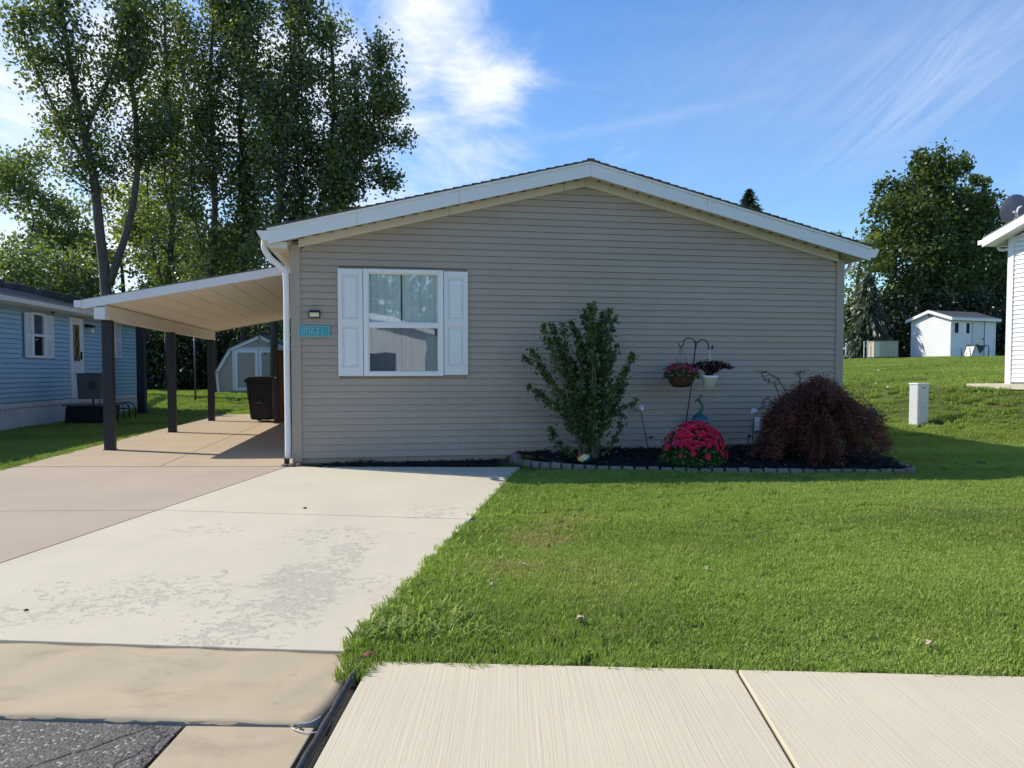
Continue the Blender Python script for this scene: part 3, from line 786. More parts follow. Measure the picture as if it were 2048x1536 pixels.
siding(home, .12, WID - .12, zs, wz(PK), CB, M['siding'], top=gt, joints=lambda k: jt[k], holes=[(sL0 + .015, sR1 - .015, wz0_ + .02, wz1_ - .02)],
       altm=lambda k, u: k in (3, 4, 5) and 3.0 < u < 4.6)
# courses alongside the roof line are clipped by the cream trim
for (u0, u1) in ((-.02, .12), (WID - .12, WID + .02)):
    MB().box(u0, u1, -.035, .06, .22, wz(u0 if u0 < 4 else u1) + .06).build('corner_trim', M['corner'], home, bevel=.006)
    a, b = (u0, u0 + .03) if u0 < 1 else (u1 - .03, u1)
    MB().box(a, b, -.030, .06, .22, .24).build('corner_trim', M['corner'], home)
def slope_piece(ua, ub, zoff0, zoff1, y0, y1, name, m, parent=home, z_at=wz, bevel=.004):
    za, zb = z_at(ua), z_at(ub)
    return MB().hexa([(ua, y0, za + zoff0), (ub, y0, zb + zoff0), (ub, y1, zb + zoff0), (ua, y1, za + zoff0)],
                     [(ua, y0, za + zoff1), (ub, y0, zb + zoff1), (ub, y1, zb + zoff1), (ua, y1, za + zoff1)]).build(name, m, parent, bevel=bevel)
OV = .30; EV = .29
# cream trim boards on the wall, in lengths
for (a, b) in ((.10, 2.3), (2.304, PK - .35), (PK - .346, PK - .002), (PK + .002, PK + 1.3), (PK + 1.304, PK + 3.2), (PK + 3.204, WID - .10)):
    slope_piece(a, b, -.01, .115, -.045, .0, 'frieze_board', M['beige_trim'])
# soffit panels, narrow V-groove boards
def soff(a, b):
    slope_piece(a, b, .118, .130, -OV + .02, .03, 'soffit_panel', M['beige_trim'], bevel=0)
x = -EV
while x < WID + EV - .05:
    w = .205
    if x < PK < x + w: soff(x, PK - .003); soff(PK + .003, x + w - .006)
    else: soff(x, min(x + w, WID + EV) - .006)
    x += w
slope_piece(-EV + .005, .0, .118, .130, .036, DEPTH, 'soffit_panel', M['beige_trim'], bevel=0); slope_piece(WID + .0, WID + EV - .005, .118, .130, .036, DEPTH, 'soffit_panel', M['beige_trim'], bevel=0)
MB().box(-EV + .006, -.03, -OV + .03, .03, wz(0) - .045, wz(0) + .05).build('eave_box', M['beige_trim'], home)
# vent slots at the wall side of the soffit
vm = MB()
x = 0.1
while x < WID:
    if abs(x - PK) > .06:
        z = wz(x + .02) + .1145
        for dx in (0, .035, .07):
            vm.box(x + dx, x + dx + .018, -.12, -.055, z - .002 + SL * (0 if x > PK else 0), z + .006)
    x += .205
so_ = vm.build('soffit_vent', M['dark'], home); so_['kind'] = 'stuff'
# white fascia in lengths with a drip edge above
for (a, b) in ((-EV, .95), (.953, 2.42), (2.423, PK - .001), (PK + .001, 6.3), (6.303, WID + EV)):
    slope_piece(a, b, .075, .262, -OV - .02, -OV, 'fascia', M['white'])
for (a, b) in ((-EV - .01, PK), (PK, WID + EV + .01)):
    slope_piece(a, b, .262, .300, -OV - .035, -OV + .01, 'drip_edge', M['white_vinyl'])
# roof deck and shingles: courses with uneven butts seen along the edge
def roofz(u): return wz(u)
for sgn, (a, b) in ((1, (-EV - .03, PK)), (-1, (PK, WID + EV + .03))):
    slope_piece(a, b, .265, .302, -OV, DEPTH + .3, 'roof_deck', M['shingle_dark'], bevel=0)
    mb = MB(); L_ = b - a; n_ = 34
    for i in range(n_):
        t0 = a + L_ * i / n_; t1 = a + L_ * (i + 1) / n_
        yo = -OV - .045 - random.uniform(0, .018)
        lift = .014
        za, zb = roofz(t0) + .303, roofz(t1) + .303
        if sgn > 0: za += lift          # lower butt is proud
        else: zb += lift
        mb.hexa([(t0, yo, za - .006), (t1, yo, zb - .006), (t1, DEPTH + .3, zb - .006), (t0, DEPTH + .3, za - .006)],
                [(t0, yo, za + .012), (t1, yo, zb + .012), (t1, DEPTH + .3, zb + .012), (t0, DEPTH + .3, za + .012)])
    o = mb.build('shingles', M['shingle'], home); o['kind'] = 'stuff'
MB().box(PK - .06, PK + .06, -OV - .05, DEPTH + .3, roofz(PK) + .312, roofz(PK) + .336).build('ridge_cap', M['shingle'], home, bevel=.01)
# gutters (K profile seen end on) and downspouts
def gutter(u_in, sgn):
    z = wz(0) - SL * EV + .26
    pr = [(0, .0), (0, -.13), (.085, -.13), (.13, -.05), (.15, -.015), (.15, 0)]
    pts = [(u_in + sgn * a, -OV - .02, z + b) for a, b in pr]
    if sgn > 0: pts = pts[::-1]
    o = MB().ext(pts, (0, DEPTH + .3, 0)).build('gutter', M['white_vinyl'], home)
gutter(-EV, -1); gutter(WID + EV, 1)
gz_ = wz(0) - SL * EV + .13
MB().tube(polyline([(-EV - .07, -.14, gz_ + .04), (-EV - .07, -.14, gz_ - .10), (-EV + .02, -.11, gz_ - .24), (-.13, -.075, gz_ - .36), (-.08, -.055, gz_ - .52), (-.08, -.055, 1.8), (-.08, -.055, .40), (-.10, -.06, .30)], 30),
          .043, 10).build('downspout', M['white_vinyl'], home, True)
MB().box(-.13, -.06, -.10, -.03, .19, .30).build('downspout_boot', M['rubber'], home, bevel=.01)
MB().tube(polyline([(WID + EV + .02, .25, gz_ + .04), (WID + EV, .25, gz_ - .08), (WID + .14, .22, gz_ - .22), (WID + .07, .12, gz_ - .34), (WID + .06, .10, gz_ - .5), (WID + .06, .10, .3)], 26), .032, 8).build('downspout', M['white_vinyl'], home, True)
# window
fy0, fy1 = -.075, -.004
fw = .07
win = MB()
win.box(wu0, wu0 + fw, fy0, fy1, wz0_, wz1_); win.box(wu1 - fw, wu1, fy0, fy1, wz0_, wz1_)
win.box(wu0 + fw, wu1 - fw, fy0, fy1, wz1_ - .055, wz1_); win.box(wu0 + fw, wu1 - fw, fy0, fy1, wz0_, wz0_ + .055)
wo = win.build('window', M['white_vinyl'], home, bevel=.006)
_, zr = HF.uz(800, 650)
MB().box(wu0 + fw, wu1 - fw, -.060, -.02, zr - .03, zr + .02).build('meeting_rail', M['white_vinyl'], wo, bevel=.004)
for (za, zb, yy) in ((wz0_ + .055, zr - .03, -.046), (zr + .02, wz1_ - .055, -.038)):
    i = MB()
    for (a, b, c, d) in ((wu0 + fw, wu0 + fw + .018, za, zb), (wu1 - fw - .018, wu1 - fw, za, zb), (wu0 + fw + .018, wu1 - fw - .018, za, za + .018), (wu0 + fw + .018, wu1 - fw - .018, zb - .018, zb)):
        i.box(a, b, yy - .010, yy + .006, c, d)
    i.build('sash', M['white_vinyl'], wo)
    MB().box(wu0 + fw + .018, wu1 - fw - .018, yy - .001, yy + .003, za + .018, zb - .018).build('pane', M['glass'], wo)
# curtains: two pleated sheers, a dark gap between them
def curtain(a, b, za, zb, m, amp=.006, yy=-.018, nb=60):
    V = []; Fs = []
    for i in range(nb + 1):
        u = a + (b - a) * i / nb; y = yy + amp * sin(i * .83) + amp * .9 * sin(i * .41)
        V += [(u, y, za), (u, y, zb)]
    Fs = [(2 * i, 2 * i + 2, 2 * i + 3, 2 * i + 1) for i in range(nb)]
    return MB().add(V, Fs).build('curtain', m, wo, True)
gm_, _ = HF.uz(803, 600)
curtain(wu0 + fw, gm_ - .012, zr - .02, wz1_ - .05, M['curtain']); curtain(gm_ + .012, wu1 - fw, zr - .02, wz1_ - .05, M['curtain'])
curtain(wu0 + fw, gm_ - .008, wz0_ + .05, zr - .021, M['low_pane_grey'], .004); curtain(gm_ + .008, wu1 - fw, wz0_ + .05, zr - .021, M['low_pane_grey'], .004)  # lower pair: the dark road's reflection is put into their grey
MB().box(wu0 + .02, wu1 - .02, -.002, .012, wz0_ + .02, wz1_ - .02).build('window_recess', M['dark'], wo)
# shutters: two raised-panel leaves
def shutter(a, b, z0, z1, parent, m=M['white'], n=0.0):
    st = .058; zm = z0 + (z1 - z0) * .5 - .0
    s = MB(); y0, y1 = n - .058, n - .012
    s.box(a, a + st, y0, y1, z0, z1); s.box(b - st, b, y0, y1, z0, z1)
    s.box(a + st, b - st, y0, y1, z0, z0 + .13); s.box(a + st, b - st, y0, y1, z1 - .09, z1); s.box(a + st, b - st, y0, y1, zm - .05, zm + .05)
    o = s.build('shutter', m, parent, bevel=.004)
    for (p, q) in ((z0 + .13, zm - .05), (zm + .05, z1 - .09)):
        x0, x1 = a + st, b - st
        pm = MB(); pm.box(x0, x1, y0 + .026, y1, p, q)
        pm.hexa([(x0 + .022, y0 + .026, p + .022), (x1 - .022, y0 + .026, p + .022), (x1 - .022, y0 + .026, q - .022), (x0 + .022, y0 + .026, q - .022)],
                [(x0 + .045, y0 + .006, p + .045), (x1 - .045, y0 + .006, p + .045), (x1 - .045, y0 + .006, q - .045), (x0 + .045, y0 + .006, q - .045)])
        pm.build('raised_panel', m, o)
    return o
_, shb = HF.uz(700, 752); _, sht = HF.uz(700, 538)
shutter(sL0, wu0 - .008, shb, sht, home)
_, shb = HF.uz(910, 750); _, sht = HF.uz(910, 544)
shutter(wu1 + .008, sR1, shb, sht, home)

# wall light and address plaque are hung on the wall
u0, z1 = HF.uz(618, 621); u1, z0 = HF.uz(641, 636)
lt = thing('wall_light', 'small black wall light with a cream lens above the teal plaque', 'wall light', HF.w((u0 + u1) / 2, -.02, z0), HF.yaw)
h = (u1 - u0) / 2; hz = z1 - z0
lm = MB(); lm.box(-h, h, -.03, 0, 0, hz)
lm.hexa([(-h, -.09, hz - .035), (h, -.09, hz - .035), (h, -.03, hz - .035), (-h, -.03, hz - .035)], [(-h + .01, -.08, hz), (h - .01, -.08, hz), (h - .01, -.03, hz), (-h + .01, -.03, hz)])
lm.box(-h, -h + .015, -.07, -.03, .0, hz - .035); lm.box(h - .015, h, -.07, -.03, 0, hz - .035); lm.box(-h + .015, h - .015, -.07, -.03, 0, .012)
lm.build('lamp_housing', M['black'], lt, bevel=.006)
MB().box(-h + .015, h - .015, -.064, -.03, .012, hz - .036).build('lens', M['lens'], lt)
u0, z1 = HF.uz(597, 651); u1, z0 = HF.uz(661, 674)
sg = thing('address_sign', 'teal address plaque with pale raised characters left of the window', 'sign', HF.w(u0, -.02, z0), HF.yaw)
w_, h_ = u1 - u0, z1 - z0
MB().box(0, w_, -.025, 0, 0, h_).build('plaque', M['teal'], sg, bevel=.008)
fr = MB()
for (a, b, c, d) in ((0.004, w_ - .004, .004, .014), (.004, w_ - .004, h_ - .014, h_ - .004), (.004, .014, .014, h_ - .014), (w_ - .022, w_ - .012, .014, h_ - .014)): fr.box(a, b, -.031, -.0255, c, d)
fr.build('plaque_rim', M['pale_teal'], sg)
def stroke(parent, segs, x0, z0_, w, h, y, th=.012, m=None, name='character'):
    mb = MB()
    for (ax, az), (bx, bz) in segs:
        a = Vector((x0 + ax * w, 0, z0_ + az * h)); b = Vector((x0 + bx * w, 0, z0_ + bz * h)); d = (b - a).normalized(); p = Vector((-d.z, 0, d.x)) * th / 2
        a = a - d * th * .4; b = b + d * th * .4
        mb.ext([Vector((v.x, y, v.z)) for v in (a - p, b - p, b + p, a + p)], (0, -.004, 0))
    return mb.build(name, m or M['pale_teal'], parent)
GL = [  # five raised characters as they read on the plaque
    [((1, .55), (.1, .5)), ((.1, .5), (0, .8)), ((0, .8), (.4, 1)), ((.4, 1), (1, .9)), ((1, .9), (1, .2)), ((1, .2), (.6, 0)), ((.6, 0), (.05, .1))],
    [((0, 1), (0, .1)), ((0, .1), (.3, 0)), ((.3, 0), (.9, 0)), ((.9, 0), (1, .1)), ((1, .1), (1, 1)), ((0, 1), (1, 1))],
    [((0, 0), (.5, .9)), ((.2, 1), (1, 0)), ((.5, .9), (1, 1))],
    [((0, 1), (1, 1)), ((1, 1), (.1, 0)), ((.1, 0), (1, 0))],
    [((.5, 0), (.5, 1)), ((.0, 0), (1, 0))],
]
for i, s_ in enumerate(GL):
    stroke(sg, s_, .045 + i * .069, .045, .045, h_ - .085, -.0255 - .0004 * i, .011)

# ------------------------------------------------------------------ carport
cp = thing('carport', 'lean-to carport with cream panelled ceiling on charcoal posts', 'carport', (HF.x, HF.y, 0), HF.yaw)
NF, NB = 2.40, 11.0; UO = -3.72; UI = -.16
cz = lambda u: 2.78 + .197 * (u - UO)
BU = -3.43
BZ0, BZ1 = 2.46, 2.615
def cslope(ua, ub, n0, n1, o0, o1, name, m, bevel=0):
    return MB().hexa([(ua, n0, cz(ua) + o0), (ub, n0, cz(ub) + o0), (ub, n1, cz(ub) + o0), (ua, n1, cz(ua) + o0)],
                     [(ua, n0, cz(ua) + o1), (ub, n0, cz(ub) + o1), (ub, n1, cz(ub) + o1), (ua, n1, cz(ua) + o1)]).build(name, m, cp, bevel=bevel)
cslope(UO, UI, NF + .02, NB - .02, -.10, -.005, 'roof_deck', M['white_vinyl'])
for i in range(9):
    a = UO + .03 + (UI - UO - .06) * i / 9; b = UO + .03 + (UI - UO - .06) * (i + 1) / 9
    for (n0, n1) in ((NF + .03, 5.2), (5.222, 8.1), (8.122, NB - .03)):
        cslope(a + .006, b - .006, n0, n1, -.125, -.103, 'ceiling_panel', M['ceiling'])
for (a, b) in ((UO, -1.9), (-1.897, UI)):
    cslope(a, b, NF - .012, NF + .012, -.152, .0, 'fascia', M['white'], .003)
cslope(UO - .02, UI, NF - .02, NB + .02, .002, .014, 'roof_sheet', M['shingle_grey'])
cslope(UO, UI, NB - .015, NB + .012, -.152, .0, 'fascia', M['ceiling'])
# outer beam with a grooved gutter face
for (n0, n1) in ((NF + .06, 6.7), (6.706, NB)):
    MB().box(BU - .06, BU + .06, n0, n1, BZ0, BZ1 + .09).build('beam', M['ceiling'], cp, bevel=.004)
    for zz in (.03, .075, .12): MB().box(BU + .06, BU + .066, n0 + .02, n1 - .02, BZ0 + zz, BZ0 + zz + .012).build('beam_rib', M['white_vinyl'], cp)
MB().box(BU - .10, BU + .075, NF - .02, NF + .055, BZ0 - .005, BZ1 + .04).build('beam_end_cap', M['white'], cp, bevel=.004)
MB().box(UO - .13, UO - .005, NF, NB, cz(UO) - .13, cz(UO) - .01).build('gutter', M['white'], cp, bevel=.01)
for nn in (2.73, 6.70, 10.67):
    p = MB(); p.box(BU - .085, BU + .085, nn - .07, nn + .07, Z0 + .02, BZ0); o = p.build('post', M['post'], cp, bevel=.012)
    MB().box(BU - .098, BU + .098, nn - .085, nn + .085, Z0 + .018, Z0 + .034).build('base_plate', M['black'], cp)
zf_ = cz(-.55) - .127
MB().box(-.85, -.30, 9.2, 9.9, zf_ - .06, zf_ - .0).build('vent_cover', M['brown'], cp)

# fence leaf between carport pad and home, with its post
fn = thing('privacy_fence', 'dark brown board fence between black post and house wall behind the bins', 'fence', HF.w(-1.5, 9.35, Z0), HF.yaw)
MB().box(-.07, .05, -.06, .06, 0, 2.12).build('post', M['black'], fn, bevel=.01)
for i in range(9): MB().box(.055 + i * .155, .055 + i * .155 + .148, -.012 - .004 * (i % 2), .014, .06, 1.98).build('board', M['brown'], fn)
for zz in (.3, 1.6): MB().box(.05, 1.45, .016, .06, zz, zz + .09).build('rail', M['black'], fn)
for zz in (1.25,): MB().ball((-.01, -.075, zz), .022, 8, 6).build('latch', M['globe'], fn)

# ------------------------------------------------------------------ wheeled bins
def wheelie(name, label, loc, rz, lid_mat, body_mat):
    t = thing(name, label, 'bin', loc, rz, 'wheeled bins under the carport')
    a, b, c, d = .27, .34, .30, .38
    MB().hexa([(-a, -c, .06), (a, -c, .06), (a, c, .06), (-a, c, .06)], [(-b, -d, 1.0), (b, -d, 1.0), (b, d, 1.0), (-b, d, 1.0)]).build('bin_body', body_mat, t, bevel=.05)
    r = MB(); r.box(-.36, .36, -.40, .40, .985, 1.03); r.build('rim', body_mat, t, bevel=.012)
    l = MB(); l.hexa([(-.37, -.42, 1.032), (.37, -.42, 1.032), (.37, .41, 1.032), (-.37, .41, 1.032)], [(-.30, -.33, 1.12), (.30, -.33, 1.12), (.33, .39, 1.14), (-.33, .39, 1.14)]); l.build('lid', lid_mat, t, bevel=.02)
    MB().tube([(-.28, .40, 1.0), (-.28, .48, 1.04), (.28, .48, 1.04), (.28, .40, 1.0)], .018, 8).build('handle', body_mat, t, True)
    rec = MB(); rec.box(-.10, .10, -.372, -.30, .50, .60); rec.build('grab_recess', M['dark'], t)
    MB().box(-.10, .10, -.378, -.34, .475, .497).build('grab_bar', M['grey_plastic'], t)
    for s_ in (-1, 1):
        w = MB(); pr = [(.0, -.03), (.125, -.03), (.14, -.02), (.14, .02), (.125, .03), (.0, .03)]
        w.lathe([(max(r_, .001), z_) for r_, z_ in pr], (0, 0, 0), 18)
        w.v = [(v[2] + s_ * .33, v[0] + .27, v[1] + .14) for v in w.v]; w.build('wheel', M['black_plastic'], t, True)
        g_ = MB(); g_.hexa([(s_ * .20 - .02, -.312, .12), (s_ * .20 + .02, -.312, .12), (s_ * .20 + .02, -.28, .12), (s_ * .20 - .02, -.28, .12)],
                        [(s_ * .27 - .03, -.385, .72), (s_ * .27 + .03, -.385, .72), (s_ * .27 + .03, -.33, .72), (s_ * .27 - .03, -.33, .72)]); g_.build('rib', body_mat, t, bevel=.01)
    return t
bp_ = G(528, 846)
wb1 = wheelie('wheeled_bin', 'front black wheeled bin with a moulded grab slot beside the fence post', (bp_.x + .0, bp_.y + .2, Z0 + .026), HF.yaw - .35, M['black_plastic'], M['black_plastic'])
wb1.scale = (1.13, 1.1, 1.1)
wheelie('wheeled_bin', 'wheeled bin with grey lid partly hidden behind the black bin', (bp_.x + .18, bp_.y + 1.3, Z0 + .026), HF.yaw - .1, M['grey_plastic'], M['black_plastic'])

# ------------------------------------------------------------------ gambrel shed
gs0 = G(432, 792); GY = 31.5
q0 = P(432, 760, GY); q1_ = P(608, 760, GY); zb = P(500, 791, GY).z
SH = thing('gambrel_shed', 'taupe barn-roofed shed with white framed double doors', 'shed', (q0.x, GY, zb), 0)
def sv(px, py): p = P(px, py, GY); return (p.x - q0.x, p.z - zb)
out_l = [sv(436, 790), sv(432, 744), sv(459, 698), sv(520, 671)]
pkx = out_l[3][0]; prof = out_l + [(2 * pkx - a, b) for a, b in out_l[::-1][1:]]
MB().ext([(a * .985 + .03, .0, max(b - .04, 0)) for a, b in prof], (0, 3.6, 0)).build('wall', M['siding'], SH)
tw = .11
def trimseg(a, b, m, name, wdt=tw, y0=-.09, y1=.0, root=SH):
    a = Vector((a[0], 0, a[1])); b = Vector((b[0], 0, b[1])); d = (b - a).normalized(); p = Vector((d.z, 0, -d.x)) * wdt
    MB().ext([Vector((v.x, y1, v.z)) for v in (a, b, b + p, a + p)], (0, y0 - y1, 0)).build(name, m, root)
for i in range(len(prof) - 1): trimseg(prof[i], prof[i + 1], M['white'], 'rake_trim')
for i in range(len(prof) - 1):
    a, b = prof[i], prof[i + 1]
    MB().hexa([(a[0], -.12, a[1]), (b[0], -.12, b[1]), (b[0], 3.8, b[1]), (a[0], 3.8, a[1])], [(a[0], -.12, a[1] + .04), (b[0], -.12, b[1] + .04), (b[0], 3.8, b[1] + .04), (a[0], 3.8, a[1] + .04)]).build('roof', M['shingle_grey'], SH)
def gam(z):
    lo = None
    for i in range(3):
        a, b = prof[i], prof[i + 1]
        if a[1] <= z <= b[1]: lo = a[0] + (b[0] - a[0]) * (z - a[1]) / (b[1] - a[1] + 1e-9)
    if lo is None: lo = pkx
    lo += .06
    return (lo, 2 * pkx - lo)
siding(SH, 0, 1, .04, prof[3][1] - .1, .102, M['siding'], top=gam, joined='siding', n=-.002)
da, dz1 = sv(470, 702); db_, dz0 = sv(482, 781)
dw = .52 * (pkx - da) * 1.7
def bar(x0, x1, z0, z1, root, m=M['white'], y0=-.055, y1=-.022, name='door_rail'): MB().box(x0, x1, y0, y1, z0, z1).build(name, m, root)
dxl = sv(470, 750)[0]; dmid = sv(518, 750)[0]; dxr = 2 * dmid - dxl; zt = sv(500, 700)[1]; zbt = sv(500, 781)[1]
dr = MB(); dr.box(dxl - .08, dxl - .02, -.05, -.021, zbt, zt + .05); dr.box(dxr + .02, dxr + .08, -.05, -.021, zbt, zt + .05); dr.box(dxl - .08, dxr + .08, -.05, -.021, zt + .052, zt + .10)
dr.build('door_frame', M['white'], SH)
for (a, b) in ((dxl, dmid - .01), (dmid + .01, dxr)):
    d = MB(); d.box(a, b, -.034, -.02, zbt, zt + .03); d_ = d.build('door', M['siding'], SH)
    r_ = MB(); r_.box(a, a + .13, -.056, -.035, zbt, zt + .03); r_.box(b - .13, b, -.056, -.035, zbt, zt + .03); r_.box(a + .13, b - .13, -.056, -.035, zt - .11, zt + .03); r_.box(a + .13, b - .13, -.056, -.035, zbt, zbt + .12)
    r_.build('door_trim', M['white'], d_)
MB().box(-.1 + dxl, dxr + .1, -.12, 0, .0, .05).build('sill', M['dark'], SH)

# ------------------------------------------------------------------ blue home on the left
BD = Vector((-.1198, .9928)); byaw = atan2(BD.y, BD.x)
b0 = P(28, 868, 18.2); BF = Frame(b0.x, b0.y, byaw); BZ = float(H(b0.x, b0.y)) - .02
BL, _ = BF.uz(278, 828)
blue = thing('mobile_home', 'pale blue sided home with white skirting and louvred shutters', 'house', (BF.x, BF.y, 0), BF.yaw)
_, bsk = BF.uz(28, 806); _, bev = BF.uz(28, 611)
U0 = -6.5
MB().ext([(U0, .03, 0), (BL, .03, 0), (BL, .03, bev + .1), (U0, .03, bev + .1)], (0, 8.2, 0)).build('wall', M['blue'], blue)
px_w = {}
def bu(px, py=700): return BF.uz(px, py)[0]
def bz(px, py): return BF.uz(px, py)[1]
w1a, w1b = bu(62), bu(88); w1z1, w1z0 = bz(75, 626), bz(75, 716)
d1a, d1b = bu(138), bu(163); d1z1, d1z0 = bz(150, 636), bsk + .02
w2a, w2b = bu(206), bu(228); w2z1, w2z0 = bz(225, 645), bz(225, 716)
siding(blue, U0, BL - .1, bsk, bev, (bev - bsk) / 20, M['blue'], holes=[(w1a - .5, w1b + .5, w1z0, w1z1), (d1a, d1b, d1z0, d1z1), (w2a, w2b + .45, w2z0, w2z1)], out=.035, gap=.024)
MB().box(BL - .1, BL + .02, -.03, .05, bsk, bev).build('corner_trim', M['white_vinyl'], blue)
MB().box(U0, BL + .03, -.06, .02, bsk - .13, bsk - .005).build('skirt_cap', M['skirt'], blue, bevel=.01)
# skirting panels with narrow ribs
x = U0
while x < BL - .05:
    p = MB(); w = min(.40, BL - x) - .006; p.box(x, x + w, -.03, .0, -.02, bsk - .13)
    for r in range(4): p.box(x + .03 + r * .095, x + .055 + r * .095, -.042, -.03, -.02, bsk - .135)
    p.build('skirting_panel', M['skirt'], blue); x += .40
# roof slopes away to the left behind the eave
MB().hexa([(U0, -.35, bev + .06), (BL + .3, -.35, bev + .06), (BL + .3, 4.1, bev + 1.15), (U0, 4.1, bev + 1.15)], [(U0, -.35, bev + .12), (BL + .3, -.35, bev + .12), (BL + .3, 4.1, bev + 1.21), (U0, 4.1, bev + 1.21)]).build('roof', M['shingle_grey'], blue)
MB().hexa([(U0, 4.1, bev + 1.15), (BL + .3, 4.1, bev + 1.15), (BL + .3, 8.5, bev + .06), (U0, 8.5, bev + .06)], [(U0, 4.1, bev + 1.21), (BL + .3, 4.1, bev + 1.21), (BL + .3, 8.5, bev + .12), (U0, 8.5, bev + .12)]).build('roof', M['shingle_grey'], blue)
MB().box(U0, BL + .3, -.40, -.36, bev - .02, bev + .11).build('fascia', M['beige_trim'], blue)
MB().box(U0, BL + .3, -.36, .03, bev - .01, bev + .004).build('soffit_panel', M['white_vinyl'], blue)
MB().box(U0, BL + .3, -.50, -.402, bev, bev + .11).build('gutter', M['beige_trim'], blue, bevel=.01)
sh_ = MB()
for i in range(11):
    y0 = -.3 + i * .4; zz = bev + .125 + (y0 + .35) * .245
    sh_.hexa([(U0, y0, zz), (BL + .28, y0, zz), (BL + .28, y0 + .41, zz + .08), (U0, y0 + .41, zz + .08)], [(U0, y0, zz + .02), (BL + .28, y0, zz + .02), (BL + .28, y0 + .41, zz + .1), (U0, y0 + .41, zz + .1)])
sh_.build('shingles', M['shingle_grey'], blue)['kind'] = 'stuff'
for i in range(9):
    a = U0 + 3 + i * 1.9 + random.uniform(-.4, .4)
    MB().box(a, a + 1.5, 3.9, 4.3, bev + 1.2, bev + 1.42).build('ridge_vent', M['shingle_dark'], blue, bevel=.02)
def louvre(a, b, z0, z1, parent):
    s = MB(); st = .05; s.box(a, a + st, -.06, -.015, z0, z1); s.box(b - st, b, -.06, -.015, z0, z1)
    zm = (z0 + z1) / 2
    for zz in (z0, zm - .03, z1 - .06): s.box(a + st, b - st, -.06, -.015, zz, zz + .06)
    s.box(a + st, b - st, -.028, -.012, z0, z1)
    o = s.build('shutter', M['white'], parent)
    l = MB(); z = z0 + .08
    while z < z1 - .09:
        if abs(z - zm) > .05: l.hexa([(a + st, -.055, z), (b - st, -.055, z), (b - st, -.028, z + .018), (a + st, -.028, z + .018)], [(a + st, -.055, z + .01), (b - st, -.055, z + .01), (b - st, -.028, z + .03), (a + st, -.028, z + .03)])
        z += .04
    l.build('slat', M['white'], o)['kind'] = 'stuff'
def bwin(a, b, z0, z1, parent=blue):
    f = MB(); t = .06; f.box(a, a + t, -.06, .0, z0, z1); f.box(b - t, b, -.06, .0, z0, z1); f.box(a + t, b - t, -.06, 0, z0, z0 + t); f.box(a + t, b - t, -.06, 0, z1 - t, z1)
    zm = (z0 + z1) / 2; f.box(a + t, b - t, -.05, -.01, zm - .03, zm + .03); o = f.build('window', M['white_vinyl'], parent)
    MB().box(a + t, b - t, -.022, -.016, z0 + t, zm - .03).build('pane', M['glass'], o); MB().box(a + t, b - t, -.022, -.016, zm + .03, z1 - t).build('pane', M['glass'], o)
    MB().box(a + t, b - t, -.010, .01, z0 + t, z1 - t).build('blind', M['low_pane_grey'], o)
    MB().box(a + t + .02, b - t - .02, -.014, -.011, z0 + t, zm - .03).build('dark_room', M['dark'], o)
bwin(w1a, w1b, w1z0, w1z1); bwin(w2a, w2b, w2z0, w2z1)
louvre(bu(48), w1a - .01, w1z0, w1z1 - .03, blue); louvre(w1b + .01, bu(104), w1z0, w1z1 - .03, blue); louvre(w2b + .01, bu(239), w2z0, w2z1, blue)
# entry door
df = MB(); t = .07
df.box(d1a, d1a + t, -.06, 0, d1z0, d1z1); df.box(d1b - t, d1b, -.06, 0, d1z0, d1z1); df.box(d1a + t, d1b - t, -.06, 0, d1z1 - t, d1z1); df.build('door_frame', M['white_vinyl'], blue)
do = MB().box(d1a + t, d1b - t, -.03, 0, d1z0, d1z1 - t).build('door', M['door_white'], blue)
gx0, gx1 = d1a + t + .14, d1b - t - .14; gz0, gz1 = bz(150, 722), bz(150, 650)
MB().box(gx0, gx1, -.040, -.031, gz0, gz1).build('door_glass', M['door_glass'], do)
cm = MB(); gw = gx1 - gx0; hh = gz1 - gz0
for ph in (0, pi):
    cm.tube([(gx0 + gw / 2 + gw * .36 * sin(ph + t_ * 2 * pi * 1.0), -.046, gz0 + hh * t_) for t_ in np.linspace(0, 1, 26)], .012, 5)
cm.tube([(gx0 + .02, -.046, gz0), (gx0 + .02, -.046, gz1)], .01, 5); cm.tube([(gx1 - .02, -.046, gz0), (gx1 - .02, -.046, gz1)], .01, 5)
cm.build('lead_came', M['gold'], do)
hz_ = bz(158, 712); MB().box(d1b - t - .09, d1b - t - .04, -.07, -.03, hz_ - .10, hz_ + .12).build('door_handle', M['iron'], do, bevel=.008)
lu, lz = BF.uz(168, 655)
bl_ = thing('wall_light', 'dark hooded porch lantern beside the blue home door', 'wall light', BF.w(lu, 0, lz), BF.yaw)
MB().hexa([(-.02, -.30, 0), (.12, -.30, 0), (.12, 0, .0), (-.02, 0, .0)], [(.0, -.22, .08), (.10, -.22, .08), (.10, 0, .12), (.0, 0, .12)]).build('hood', M['black'], bl_)
MB().ball((.05, -.20, -.10), .055, 10, 8, (1, 1, 1.5)).build('lamp_globe', M['lens'], bl_, True)
for pxx in (98,):
    u_, z_ = BF.uz(98, 622); c_ = thing('security_camera', 'small dark camera under the blue home eave', 'camera', BF.w(u_, -.04, z_), BF.yaw)
    MB().ball((0, -.06, 0), .06, 10, 8).build('camera_head', M['black'], c_, True); MB().box(-.02, .02, -.05, .03, .03, .10).build('bracket', M['black'], c_)
